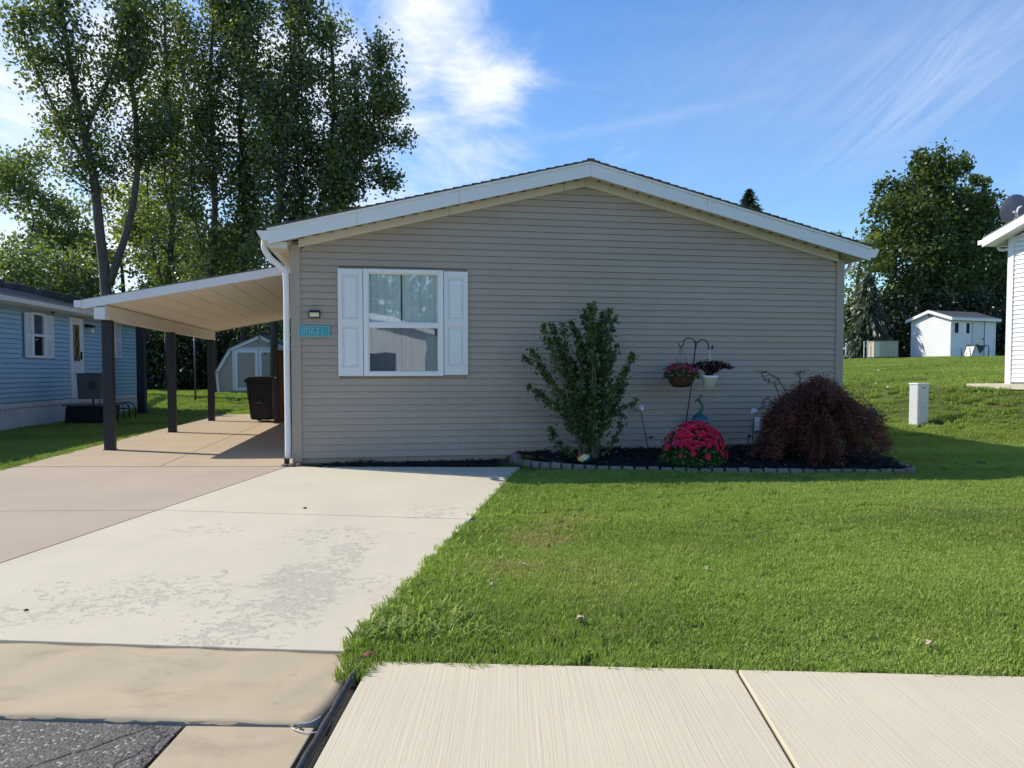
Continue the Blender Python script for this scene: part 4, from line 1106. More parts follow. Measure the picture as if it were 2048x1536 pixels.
# tall dark post at the far corner
pp = G(285, 829)
t = thing('porch_post', 'wide near-black post standing at the far corner of the blue home', 'post', (pp.x, pp.y, pp.z - .02), byaw)
MB().box(-.12, .12, -.12, .12, 0, 3.1).build('shaft', M['post'], t, bevel=.01); MB().box(-.14, .14, -.14, .14, 0, .12).build('base_block', M['black'], t)
pp = G(391, 803)
t = thing('clothes_pole', 'slim grey pole standing before the dark hedge behind the carport', 'pole', (pp.x, pp.y, pp.z - .02))
MB().tube([(0, 0, 0), (0, 0, 2.9)], .035, 8).build('shaft', M['grey_plastic'], t, True); MB().ball((0, 0, 2.92), .05, 8, 6).build('cap', M['grey_plastic'], t)

# grey emblem bin on the dark tub, and the bent chair frame
tp = G(170, 850)
def yawt(p): return byaw - pi / 2 + pi / 2
tub = thing('storage_tub', 'low black tub with grey top standing against the white skirting', 'tub', (tp.x, tp.y + .45, tp.z - .01), byaw - pi / 2)
MB().hexa([(-.62, -.35, 0), (.50, -.35, 0), (.50, .35, 0), (-.62, .35, 0)], [(-.58, -.38, .50), (.54, -.38, .50), (.54, .38, .50), (-.58, .38, .50)]).build('tub_body', M['black_plastic'], tub, bevel=.05)
MB().box(-.64, .60, -.42, .42, .50, .545).build('tub_lid', M['grey_plastic'], tub, bevel=.015)
eb = thing('grey_planter_bin', 'tapered grey bin with a dark swirl emblem raised on short legs above the tub', 'bin', (tp.x - .02, tp.y + .45, tp.z + .535), byaw - pi / 2)
MB().hexa([(-.30, -.22, .14), (.26, -.22, .14), (.26, .22, .14), (-.30, .22, .14)], [(-.30, -.28, .80), (.34, -.28, .80), (.34, .28, .80), (-.30, .28, .80)]).build('bin_body', M['grey_plastic'], eb, bevel=.02)
MB().box(-.32, .36, -.30, .30, .80, .83).build('rim', M['grey_plastic'], eb, bevel=.01)
MB().tube([(.0, 0, 0), (.0, 0, .15)], .025, 8).build('leg', M['iron'], eb); MB().tube([(.17, 0, 0), (.17, 0, .15)], .012, 8).build('leg', M['iron'], eb)
MB().tube([(.10 + (.02 + .085 * (1 - k / 22)) * cos(k * .55), -.262 - .012 * (k / 22), .50 + (.02 + .12 * (1 - k / 22)) * sin(k * .55)) for k in range(22)], .012, 5).build('emblem', M['iron'], eb)
cp_ = G(238, 842)
ch = thing('garden_chair', 'bent black metal garden chair frame against the skirting', 'chair', (cp_.x, cp_.y, cp_.z), byaw - pi / 2)
for s_ in (-.0, .45):
    MB().tube(polyline([(-.32, s_, 0.02), (-.22, s_, .15), (-.26, s_, .40), (.05, s_, .52), (.26, s_, .42), (.30, s_, .0)], 20), .017, 7).build('side_frame', M['iron'], ch, True)
    MB().tube([(.14, s_, 0), (.12, s_, .46)], .014, 6).build('leg', M['iron'], ch)
MB().box(-.22, .24, .02, .43, .34, .36).build('seat', M['iron'], ch)
MB().hexa([(-.34, .0, .05), (-.18, .0, 0.02), (-.18, .45, .02), (-.34, .45, .05)], [(-.30, .0, .30), (-.26, .0, .30), (-.26, .45, .30), (-.30, .45, .30)]).build('backrest', M['iron'], ch)

# ------------------------------------------------------------------ white home on the right, dish, pad
rb = P(2013, 766, 17.4); RF = Frame(rb.x, rb.y, radians(-73)); RZ = rb.z
right = thing('mobile_home', 'white sided neighbouring home cut off at the right edge', 'house', (RF.x, RF.y, 0), RF.yaw)
RZE = P(2017, 480, 17.4).z; RW = 7.0; RS = .35; RP = RW / 2
rz_ = lambda u: RZE + RS * (RP - abs(u - RP))
MB().ext([(0, .03, RZ - .6), (RW, .03, RZ - .6), (RW, .03, rz_(RW)), (RP, .03, rz_(RP)), (0, .03, rz_(0))], (0, 10, 0)).build('wall', M['white_siding'], right)
siding(right, .12, RW - .1, RZ + .02, rz_(RP), .103, M['white_siding'], top=lambda z: (.12, RW - .1) if z < RZE else ((z - RZE) / RS + .02, RW - (z - RZE) / RS - .02), out=.02, gap=.01)
MB().box(-.02, .12, -.035, .06, RZ - .02, RZE + .1).build('corner_trim', M['white_vinyl'], right)
for (a, b) in ((-.42, .45), (.454, RP), (RP, RW + .35)):
    slope_piece(a, b, .0 + .03, .03 + .19, -.36, -.33, 'fascia', M['white_vinyl'], parent=right, z_at=rz_)
for (a, b) in ((-.40, RP), (RP, RW + .35)):
    slope_piece(a, b, .045, .055, -.33, .03, 'soffit_panel', M['white_vinyl'], parent=right, z_at=rz_, bevel=0)
    slope_piece(a, b, .22, .25, -.36, 10.2, 'roof', M['shingle_grey'], parent=right, z_at=rz_, bevel=0)
MB().box(-.54, -.42, -.36, 10, rz_(-.42) + .09, rz_(-.42) + .20).build('gutter', M['white_vinyl'], right, bevel=.012)
MB().tube(polyline([(-.38, .1, RZE - .08), (-.34, .08, RZE - .16), (-.2, .05, RZE - .2), (-.06, .05, RZE - .22), (-.05, .05, RZE - .5), (-.05, .05, RZ + .1)], 22), .036, 8).build('downspout', M['white_vinyl'], right, True)
pdp = G(1968, 775)
sp_ = thing('concrete_pad', None, None); tag(sp_, 'thin pale pad along the foot of the white home', kind='structure')
pw = [RF.w(-.62, -.50), RF.w(7, -.50), RF.w(7, .0), RF.w(-.1, .0), RF.w(-.1, 4), RF.w(-.62, 4)]
MB().ext([(v.x, v.y, RZ - .13) for v in pw], (0, 0, .11)).build('concrete_slab', M['slab_far'], sp_)
dp = P(2030, 420, 18.6)
dish = thing('satellite_dish', 'dark grey satellite dish on the roof edge of the white home', 'satellite dish', dp); dish.scale = (.84, .84, .84)
dm = MB(); dm.lathe([(.02, .10), (.18, .085), (.32, .045), (.40, .0), (.41, -.004), (.40, -.012), (.30, .025), (.16, .06), (.02, .075)], k=28, cap=True)
rotm = Matrix.Rotation(radians(-74), 3, 'X') @ Matrix.Rotation(0, 3, 'Z'); rotz2 = Matrix.Rotation(radians(-12), 3, 'Z')
dm.v = [tuple(rotz2 @ (rotm @ Vector((v[0] * .92, v[1] * 1.08, -v[2] + .05)))) for v in dm.v]
dm.build('reflector', M['dish'], dish, True)
MB().tube(polyline([(.0, -.15, -.25), (-.12, -.25, -.16), (-.28, -.42, -.14), (-.34, -.46, -.17)], 10), .028, 7).build('feed_arm', M['white_vinyl'], dish, True)
MB().tube(polyline([(-.06, -.16, -.20), (-.05, -.22, .0), (.03, -.25, .05)], 8), .028, 7).build('bracket', M['white_vinyl'], dish, True)
MB().tube([(.02, .02, -.2), (.04, .04, -.62)], .03, 8).build('mast', M['white_vinyl'], dish, True)

# ------------------------------------------------------------------ white shed on the rise, box, fence posts, chair
WY = 38.0
wc = P(1900, 712, WY); WF = Frame(wc.x, wc.y, radians(28)); wyaw = radians(28)
ws = thing('garden_shed', 'white shed with grey shingle roof on top of the rise', 'shed', (wc.x, wc.y, wc.z - .02), radians(22))
hw = 1.98; Ls = 3.25; Dp = 2.3
# long side along local x, gable end runs from the corner back to the left (local x<0 is the gable: build it as local -y turned wall)
zq = lambda y: hw + .33 * (Dp / 2 - abs(y - Dp / 2))
gsh = radians(0)
def WSp(x, y, z): return (x, y, z)
MB().ext([(0, 0, 0), (0, Dp, 0), (0, Dp, hw), (0, Dp / 2, zq(Dp / 2)), (0, 0, hw)], (Ls, 0, 0)).build('wall', M['white_siding'], ws)
mbj = MB(); z = .03
while z < hw - .02:
    mbj.hexa([(0, -.018, z + .008), (Ls, -.018, z + .008), (Ls, 0, z + .008), (0, 0, z + .008)], [(0, -.004, z + .105), (Ls, -.004, z + .105), (Ls, 0, z + .105), (0, 0, z + .105)])
    z += .10
mbj.build('siding', M['white_siding'], ws)['kind'] = 'stuff'
mbj = MB(); z = .03
while z < zq(Dp / 2) - .06:
    a = 0 if z < hw else (z - hw) / .33; a2 = 0 if z + .1 < hw else (z + .1 - hw) / .33
    mbj.hexa([(-.018, a, z + .008), (-.018, Dp - a, z + .008), (0, Dp - a, z + .008), (0, a, z + .008)], [(-.004, a2, z + .105), (-.004, Dp - a2, z + .105), (0, Dp - a2, z + .105), (0, a2, z + .105)])
    z += .10
mbj.build('siding', M['white_siding'], ws)['kind'] = 'stuff'
for (ya, yb) in ((-.2, Dp / 2), (Dp / 2, Dp + .2)):
    za, zb_ = zq(ya), zq(yb)
    MB().hexa([(-.15, ya, za), (Ls + .15, ya, za), (Ls + .15, yb, zb_), (-.15, yb, zb_)], [(-.15, ya, za + .05), (Ls + .15, ya, za + .05), (Ls + .15, yb, zb_ + .05), (-.15, yb, zb_ + .05)]).build('roof', M['shingle_dark'], ws)
    MB().hexa([(-.18, ya, za - .10), (-.151, ya, za - .10), (-.151, yb, zb_ - .10), (-.18, yb, zb_ - .10)], [(-.18, ya, za + .055), (-.151, ya, za + .055), (-.151, yb, zb_ + .055), (-.18, yb, zb_ + .055)]).build('rake_trim', M['white_vinyl'], ws)
MB().box(-.15, Ls + .15, -.24, -.201, hw - .16, hw - .02).build('fascia', M['white_vinyl'], ws)
for (a, b) in ((-.03, .07), (Ls - .07, Ls + .03)): MB().box(a, b, -.03, .03, 0, hw - .04).build('corner_trim', M['white_vinyl'], ws)
def wx(px): return (P(px, 680, WY + (px - 1900) / 112 * 1.2).x - wc.x) / cos(radians(22))
k_ = Ls / (wx(2012) - 0)
def WX(px): return wx(px) * k_
zz0, zz1 = hw * .60, hw * .86
MB().box(WX(1907), WX(1948), -.045, -.012, zz0 - .03, zz1 + .03).build('window', M['white_vinyl'], ws)
for (a, b, m_) in ((1909, 1918, M['dark']), (1920, 1926, M['curtain']), (1928, 1935, M['white_vinyl']), (1938, 1946, M['dark'])):
    MB().box(WX(a), WX(b), -.052, -.046, zz0, zz1).build('pane', m_, ws)
MB().box(WX(1955), WX(1983), -.040, -.012, .03, hw * .92).build('door', M['door_white'], ws)
MB().box(WX(1955) - .03, WX(1955) - .005, -.05, -.012, .0, hw * .94).build('door_frame', M['skirt'], ws); MB().box(WX(1983), WX(1983) + .05, -.05, -.012, 0, hw * .94).build('door_frame', M['grey_plastic'], ws)
MB().ball((WX(1980), -.07, hw * .46), .035, 8, 6).build('door_handle', M['iron'], ws)
vg = MB()
for yy in (Dp / 2 - .14, Dp / 2 + .02): vg.box(-.03, -.015, yy, yy + .1, hw + .08, hw + .22)
vg.build('gable_vent', M['grey_plastic'], ws)
cc0 = P(1950, 709, WY - 1.2)
ch2 = thing('lawn_chair', 'overturned black lawn chair with pale seat in front of the white shed', 'chair', (cc0.x, cc0.y, float(H(cc0.x, cc0.y))), .3)
for s_ in (-.25, .25):
    MB().tube(polyline([(-.62, s_, .5), (-.52, s_, .05), (-.25, s_, .62), (.02, s_, .58), (.55, s_, .58), (.55, s_, .0)], 16), .022, 6).build('side_frame', M['iron'], ch2, True)
MB().hexa([(-.5, -.25, .05), (.12, -.25, .05), (.12, .25, .05), (-.5, .25, .05)], [(-.28, -.25, .56), (-.20, -.25, .56), (-.20, .25, .56), (-.28, .25, .56)]).build('seat', M['skirt'], ch2)
MB().hexa([(.0, -.25, .20), (.06, -.25, .2), (.06, .25, .2), (.0, .25, .2)], [(-.22, -.25, .57), (.38, -.25, .57), (.38, .25, .57), (-.22, .25, .57)]).build('backrest', M['iron'], ch2)
bb = P(1748, 713, 37.5); bz0 = bb.z
bx = thing('utility_cabinet', 'weathered tan metal cabinet on the lawn beside the dark trees', 'cabinet', (bb.x, bb.y, bz0 - .03), radians(-6))
sx = 46 * 37.5 / 1500; hh = 31 * 37.5 / 1500
MB().box(0, sx, 0, .9, 0, hh).build('cabinet_body', M['tan_metal'], bx, bevel=.02)
MB().box(-.02, .26, -.02, -.002, .02, hh - .02).build('door', M['beige_trim'], bx); MB().box(.27, sx - .02, -.018, -.002, .02, hh - .02).build('door', M['tan_metal'], bx)
MB().box(-.03, sx + .03, -.03, .93, hh, hh + .03).build('lid', M['tan_metal'], bx)
for i, (pxx, pt, pb, lab) in enumerate(((1692, 688, 708, 'leftmost short grey fence post, next to the taupe home corner'), (1728, 685, 713, 'middle grey fence post before the spruce'), (1735, 684, 713, 'grey fence post nearest to the tan cabinet'))):
    a = P(pxx, pb, 38.0)
    t = thing('fence_post', lab, 'fence post', (a.x, a.y, a.z - .05), group='grey fence posts behind the lawn')
    MB().tube([(0, 0, 0), (0, 0, (pb - pt) * 38 / 1500 + .05)], .03, 8).build('shaft', M['skirt'], t); MB().ball((0, 0, (pb - pt) * 38 / 1500 + .06), .045, 8, 6).build('cap', M['skirt'], t)

# utility pedestal
up_ = G(1845, 852)
pe = thing('utility_pedestal', 'white utility pedestal standing alone on the sunlit lawn', 'utility box', (up_.x, up_.y, up_.z - .03), radians(16))
pw_, pd_, ph_ = .30, .24, 86 * up_.y / 1500 + .03
MB().box(-pw_ / 2, pw_ / 2, 0, pd_, 0, ph_ - .03).build('pedestal_body', M['box_white'], pe, bevel=.01)
MB().box(-pw_ / 2 - .012, pw_ / 2 + .012, -.012, pd_ + .012, ph_ - .035, ph_).build('lid', M['white_vinyl'], pe, bevel=.008)
MB().box(-pw_ / 2 + .012, pw_ / 2 - .012, -.010, -.001, .04, ph_ - .05).build('door', M['box_white'], pe, bevel=.003)
MB().box(-.03, .03, -.020, -.0105, ph_ - .115, ph_ - .095).build('latch', M['iron'], pe); MB().ball((.0, -.012, ph_ * .45), .012, 8, 6).build('lock', M['iron'], pe)
# PVC vent pipe
pv_ = G(1752, 858)
t = thing('vent_pipe', 'pale blue curved pipe poking out behind the red maple', 'pipe', (pv_.x, pv_.y, pv_.z))
MB().tube(polyline([(0, 0, -.02), (.01, 0, .22), (-.01, 0, .38), (-.06, 0, .46), (-.13, 0, .45)], 16), .022, 8).build('pipe_bend', M['pipe'], t, True); MB().tube([(0, 0, -.01), (0, 0, .03)], .034, 8).build('collar', M['pipe'], t)
# turf humps and small pale weeds
for (a, b, lab) in ((1757, 745, 'highest'), (1752, 772, 'lower left'), (1776, 780, 'lower right')):
    p = G(a, b); c = thing('white_clover', lab + ' of three small white flowers in the lawn right of the taupe home', 'flower', p, group='white flowers dotted on the rise')
    MB().ball((0, 0, .07), .028, 7, 5).build('flower_head', M['white_vinyl'], c, True); MB().tube([(0, 0, 0), (0, 0, .06)], .008, 5).build('stem', M['twig'], c)

# ------------------------------------------------------------------ flower bed
edge_px = [(1003, 903), (1008, 914), (1024, 922), (1046, 928), (1075, 932), (1110, 935), (1150, 938), (1200, 941), (1300, 944), (1400, 946), (1500, 947), (1600, 948), (1700, 948), (1800, 948), (1826, 947)]
EP = [G(a, b) for a, b in edge_px]
cnr = EP[-1]; back_px = [G(1826, 947), G(1790, 934), G(1740, 920)]
back = HF.w(WID + .05, .35)
bedpoly = [HF.w(3.95, -.03)] + EP + [Vector((back.x + .45, back.y - .2, 0)), HF.w(WID + .05, -.03)]
bedpoly = [(p.x, p.y) for p in bedpoly]
def mulch_sheet(poly, name, label, hgt=.07, HB=None):
    HB = HB or globals()['HB']
    # triangulated raised sheet of mulch with a lumpy surface
    from mathutils.geometry import tessellate_polygon
    xs_ = [p[0] for p in poly]; ys_ = [p[1] for p in poly]
    st = .07; X = np.arange(min(xs_), max(xs_) + st, st); Y = np.arange(min(ys_), max(ys_) + st, st)
    ins = inside(np.array([(x, y) for y in Y for x in X]), poly).reshape(len(Y), len(X))
    V = []; Fs = []; id_ = {}
    rr = np.random.default_rng(9)
    for j in range(len(Y)):
        for i in range(len(X)):
            if ins[j, i]:
                id_[(i, j)] = len(V); V.append((X[i] + rr.normal() * .012, Y[j] + rr.normal() * .012, float(HB(X[i], Y[j]) - .062) + hgt + rr.normal() * .012 + .015 * sin(X[i] * 5) * sin(Y[j] * 7)))
    for (i, j) in list(id_):
        q = [(i, j), (i + 1, j), (i + 1, j + 1), (i, j + 1)]
        if all(k in id_ for k in q): Fs.append(tuple(id_[k] for k in q))
    o = MB().add(V, Fs).build(name, M['mulch'], None, True); tag(o, label, kind='stuff'); return V
def inside(Pn, poly):
    x, y = Pn[:, 0], Pn[:, 1]; r = np.zeros(len(Pn), bool); n = len(poly); j = n - 1
    for i in range(n):
        xi, yi = poly[i][0], poly[i][1]; xj, yj = poly[j][0], poly[j][1]
        if yi != yj:
            c = ((yi > y) != (yj > y)) & (x < (xj - xi) * (y - yi) / (yj - yi) + xi); r ^= c
        j = i
    return r
gx, gy = np.meshgrid(xs, ys); gz = H(gx, gy)
gz = np.where((gy < 4.3) & (gx < -.75) | (gy < 3.6), gz - .14, gz)
for q_ in (CREAM1, CREAM2, PINK1, PINK2, AP, bedpoly) + tuple(PADS):
    gz = np.where(inside(np.stack([gx.ravel(), gy.ravel()], 1), q_).reshape(gx.shape), gz - .05, gz)
wob = .012 * (np.sin(gx * 1.9 + gy * .7) + np.sin(gy * 2.3 - gx * .8)) * (np.abs(gx) < 60)
gz = gz + np.where((gx > 1.5) & (gy > 5), wob, 0)
nx_, ny_ = len(xs), len(ys)
idx = np.arange(nx_ * ny_).reshape(ny_, nx_)
fc = np.stack([idx[:-1, :-1], idx[:-1, 1:], idx[1:, 1:], idx[1:, :-1]], -1).reshape(-1, 4)
g = raw('ground', np.stack([gx, gy, gz], -1).reshape(-1, 3), fc, M['ground'], smooth=True)
tag(g, 'gently rising mown ground under the lawns', kind='structure')

V1 = mulch_sheet(bedpoly, 'mulch', 'black bark mulch filling the planting bed', .075)
p0, p1, p2, p3 = G(640, 937), G(1000, 938), HF.w(3.98, -.03), HF.w(.55, -.03)
strip_poly = [(HF.w(.35, -.03).x, HF.w(.35, -.03).y), (p0.x, p0.y), (p1.x, p1.y), (EP[1].x, EP[1].y), (p2.x, p2.y)]
V2 = mulch_sheet(strip_poly, 'mulch', 'narrow strip of black mulch between the wall and the driveway', .03, lambda x, y: H(x, y) + .062)
# loose chips on both
cm_ = MB(); rr = random.Random(3)
for V in (V1, V2):
    for k in range(int(len(V) * 2.2)):
        v = rr.choice(V); a = rr.uniform(0, pi); l = rr.uniform(.012, .035); w = rr.uniform(.005, .012); t_ = rr.uniform(-.5, .5)
        c = Vector((v[0] + rr.uniform(-.04, .04), v[1] + rr.uniform(-.04, .04), v[2] + rr.uniform(0, .02)))
        d = Vector((cos(a) * cos(t_), sin(a) * cos(t_), sin(t_))) * l; q = Vector((-sin(a), cos(a), rr.uniform(-.4, .4))) * w; u = Vector((0, 0, .006))
        cm_.hexa([c - d - q, c + d - q, c + d + q, c - d + q], [c - d - q + u, c + d - q + u, c + d + q + u, c - d + q + u])
tag(cm_.build('mulch_chips', M['chips']), 'loose black bark chips scattered over the beds', kind='stuff')
pc = MB()
for k in range(46):
    v = rr.choice(V1); pc.box(v[0], v[0] + rr.uniform(.008, .018), v[1], v[1] + .012, v[2] + .018, v[2] + .026)
tag(pc.build('fallen_bits', M['leaf_litter']), 'pale bits of leaf and twig lying on the mulch', kind='stuff')

# edging blocks, one object each
edg = thing('bed_edging', 'curved edging of small grey concrete blocks round the mulch bed', 'edging', (EP[5].x, EP[5].y, 0))
eo = Vector((EP[5].x, EP[5].y, 0))
line = polyline([Vector((p.x, p.y, 0)) for p in EP], 90)
cum = [0]
for i in range(len(line) - 1): cum.append(cum[-1] + (line[i + 1] - line[i]).length)
def at_len(s):
    i = max(j for j in range(len(cum)) if cum[j] <= s); i = min(i, len(line) - 2)
    f = (s - cum[i]) / max(1e-6, cum[i + 1] - cum[i]); d = (line[i + 1] - line[i]).normalized(); return line[i].lerp(line[i + 1], f), d
blk = {}
def block_mesh(k):
    rg = random.Random(k); l, w, hgt = .153, .10, .10
    mb = MB(); j = lambda: rg.uniform(-.006, .006)
    mb.hexa([(-l / 2 + j(), -w / 2 + j(), 0), (l / 2 + j(), -w / 2 + j(), 0), (l / 2, w / 2, 0), (-l / 2, w / 2, 0)], [(-l / 2 + .006 + j(), -w / 2 + .01 + j(), hgt + j()), (l / 2 - .006 + j(), -w / 2 + .01 + j(), hgt + j()), (l / 2, w / 2, hgt), (-l / 2, w / 2, hgt)])
    return mb
protos = []
def put_block(p, d, z, k, sc=1.0):
    if k % 5 >= len(protos):
        o = block_mesh(k % 5).build('edging_block', M['stone'], edg, bevel=.008); protos.append(o)
    else:
        o = protos[k % 5].copy(); COL.objects.link(o); o.parent = edg
    o.location = (p.x - eo.x, p.y - eo.y, z); o.rotation_euler = (random.uniform(-.03, .03), random.uniform(-.03, .03), atan2(d.y, d.x) + random.uniform(-.04, .04)); o.scale = (sc, 1, random.uniform(.93, 1.05))
s = .05; k = 0; TOT = cum[-1]
while s < TOT - .05:
    p, d = at_len(s); low = s < 1.75
    zg = float(H(p.x, p.y)) - .015
    put_block(p, d, zg + (.075 if low else .0) - .012, k); k += 1
    s += .176
s = .16
while s < 1.9:
    p, d = at_len(s); nrm = Vector((d.y, -d.x, 0))
    put_block(p + nrm * .03, d, float(H(p.x, p.y)) - .03, k); k += 1; s += .176
pa = Vector((EP[-1].x, EP[-1].y, 0)); pb2 = Vector((back.x + .45, back.y - .2, 0)); n_ = int((pb2 - pa).length / .176)
for i in range(n_):
    p = pa.lerp(pb2, (i + .5) / n_); put_block(p, (pb2 - pa).normalized(), float(H(p.x, p.y)) - .02, k); k += 1
# a leftover concrete collar at the bed's left end
cl_ = thing('splash_block', 'grey concrete splash block leaning at the left end of the bed', 'splash block', HF.w(3.93, -.20, Z0), HF.yaw)
MB().hexa([(-.10, -.12, 0), (.16, -.12, 0), (.16, .12, 0), (-.10, .12, 0)], [(-.06, -.02, .22), (.08, -.02, .20), (.10, .14, .22), (-.05, .14, .24)]).build('block', M['stone'], cl_, bevel=.02)

# ------------------------------------------------------------------ plants in the bed
def vase_shrub():
    base = GB(1178, 918); rng = np.random.default_rng(21); YB = base.y
    t = thing('flowering_shrub', 'tall green vase-shaped shrub planted at the left of the bed', 'shrub', base)
    tips = [(1045, 712), (1062, 700), (1085, 650), (1100, 642), (1118, 690), (1140, 640), (1150, 655), (1168, 618), (1180, 608), (1190, 606), (1205, 622), (1220, 620), (1228, 635), (1215, 700), (1240, 760), (1268, 708), (1262, 730), (1250, 770), (1272, 802), (1055, 772), (1070, 785), (1098, 852), (1120, 740), (1160, 700), (1190, 720), (1130, 800), (1225, 800), (1245, 830), (1110, 700), (1150, 770), (1200, 660), (1235, 690), (1140, 720), (1175, 660), (1205, 760), (1125, 650), (1215, 660), (1165, 760), (1185, 790), (1150, 820), (1210, 840)]
    mb = MB(); C = []; D = []
    for k, (a, b) in enumerate(tips):
        dy = rng.uniform(-.42, .35); tip = P(a, b, YB + dy)
        if a < 1110 and b > 740 or a > 1240: dy *= .5
        st = Vector((rng.uniform(-.12, .12), rng.uniform(-.1, .1), 0))
        v = tip - base; mid1 = st + Vector((v.x * .22, v.y * .3, v.z * .38)); mid2 = st + Vector((v.x * .58, v.y * .6, v.z * .74))
        if b > 820: mid1 = st + Vector((v.x * .3, v.y * .3, v.z * .1)); mid2 = st + Vector((v.x * .65, v.y * .6, v.z * .45))
        pl = polyline([st, mid1, mid2, v], 18); n = len(pl)
        mb.tube(pl, [.014 * (1 - i / n) + .003 for i in range(n)], 5, False)
        L = v.length; nl = int(70 * L * rng.uniform(.8, 1.2))
        for q in range(nl):
            f = rng.beta(1.7, 1.0) if b < 800 else rng.uniform(.25, 1)
            if f < .22 and rng.random() < .7: continue
            i = min(int(f * (n - 1)), n - 2); p = pl[i].lerp(pl[i + 1], f * (n - 1) - i)
            spread = .045 * (1.2 - f) + .022
            C.append(p + Vector(rng.normal(size=3) * spread)); D.append(0)
            if rng.random() < .35:
                side = Vector(rng.normal(size=3)); side.z = abs(side.z); side = side.normalized() * rng.uniform(.05, .17) * (1.15 - f)
                for _ in range(5): C.append(p + side * rng.uniform(.4, 1.1) + Vector(rng.normal(size=3) * .02))
    mb.build('stems', M['twig'], t, True)
    leafmesh('leaves', np.array([tuple(c) for c in C]), .058, FOL['shrub'], t, rng=rng, elong=.7)
vase_shrub()

def lace_maple():
    base = GB(1640, 925); rng = np.random.default_rng(5)
    t = thing('japanese_maple', 'dark red weeping lace-leaf maple mounded at the bed corner', 'shrub', base)
    YB = base.y + .1
    mb = MB(); C = []; D = []
    R = np.array([.84, .72]);
    def env(az, e):                 # mound outline, leaning right
        return 1
    cx = P(1650, 850, YB).x - base.x
    top = (P(1640, 752, YB).z - base.z) * .93
    nb = 175
    for k in range(nb):
        a = rng.uniform(0, 2 * pi); e = rng.uniform(.05, 1.45)
        rx = .88 if cos(a) > 0 else .80
        zk = 1 - .08 * max(0, cos(a)) + .04 * min(0, cos(a))
        tip = Vector((cx * .4 - .05 + cos(a) * cos(e) * rx * rng.uniform(.75, 1.08), sin(a) * cos(e) * .72 * rng.uniform(.75, 1.05), max(.10, top * zk * sin(e) ** .50 * rng.uniform(.80, 1.0))))
        # arch up and over, then hang
        mid = Vector((tip.x * .45, tip.y * .45, tip.z * .92 + .12))
        droop = Vector((tip.x * 1.12, tip.y * 1.12, max(.06, tip.z - rng.uniform(.08, .26))))
        pl = polyline([Vector((0, 0, .05)), mid, tip, droop], 15); n = len(pl)
        mb.tube(pl, [.016 * (1 - i / n) + .002 for i in range(n)], 4, False)
        for i in range(4, n):
            for q in range(40):
                j = rng.normal(size=3) * np.array((.055, .055, .05)); p = pl[i] + Vector(j)
                p.z -= abs(rng.normal()) * .05
                if p.z < .02: continue
                out = Vector((pl[i].x, pl[i].y, 0)); out = out.normalized() if out.length > .01 else Vector((1, 0, 0))
                C.append(p); D.append(out * 1.0 + Vector((0, 0, -.22)) + Vector(rng.normal(size=3) * .3))
    # wispy shoots on top, on the left
    for (pts) in (((1580, 800), (1560, 765), (1540, 748), (1515, 742)), ((1600, 790), (1600, 755), (1595, 745), (1612, 742)), ((1640, 790), (1640, 768), (1650, 765), (1660, 762)), ((1560, 800), (1550, 770), (1532, 760), (1520, 745)), ((1700, 800), (1725, 795), (1745, 815), (1760, 835)), ((1720, 840), (1745, 830), (1765, 850), (1772, 862)), ((1560, 830), (1540, 800), (1530, 800), (1522, 822))):
        pl = polyline([P(a, b, YB) - base for a, b in pts], 12); n = len(pl)
        mb.tube(pl, [.008 * (1 - i / n) + .0015 for i in range(n)], 4, False)
        for i in range(3, n):
            for q in range(5): C.append(pl[i] + Vector(rng.normal(size=3) * .02)); D.append(Vector(rng.normal(size=3)))
    mb.build('branches', M['bark'], t, True)
    leafmesh('leaves', np.array([tuple(c) for c in C]), .058, FOL['jmaple'], t, rng=rng, elong=.20, dirs=np.array([tuple(d) for d in D]))
lace_maple()

def bloom_mesh(r, rng):
    mb = MB()
    for k in range(7):
        a = 2 * pi * k / 7 + rng.uniform(-.2, .2); d = Vector((cos(a), sin(a), 0)); p = Vector((-sin(a), cos(a), 0)) * r * .42
        z1 = rng.uniform(.1, .5) * r
        mb.add([Vector((0, 0, 0)), d * r * .6 + p + Vector((0, 0, z1)), d * r + Vector((0, 0, z1 * .9)), d * r * .6 - p + Vector((0, 0, z1))], [(0, 1, 2, 3)])
    for k in range(5):
        a = 2 * pi * k / 5 + .3; d = Vector((cos(a), sin(a), 0)); p = Vector((-sin(a), cos(a), 0)) * r * .3
        mb.add([Vector((0, 0, .1 * r)), d * r * .35 + p + Vector((0, 0, .55 * r)), d * r * .5 + Vector((0, 0, .6 * r)), d * r * .35 - p + Vector((0, 0, .5 * r))], [(0, 1, 2, 3)])
    return mb
def blooms(root, places, r, mats, seed):
    rg = random.Random(seed); pr = []
    for k, (p, nrm) in enumerate(places):
        if k < 6:
            o = bloom_mesh(r, rg).build('bloom', mats[k % len(mats)], root); pr.append(o)
        else:
            o = pr[rg.randrange(len(pr))].copy(); COL.objects.link(o); o.parent = root
        o.location = p; q = Vector(nrm).to_track_quat('Z', 'Y'); o.rotation_mode = 'QUATERNION'; o.rotation_quaternion = q; s_ = rg.uniform(.75, 1.25); o.scale = (s_, s_, s_)
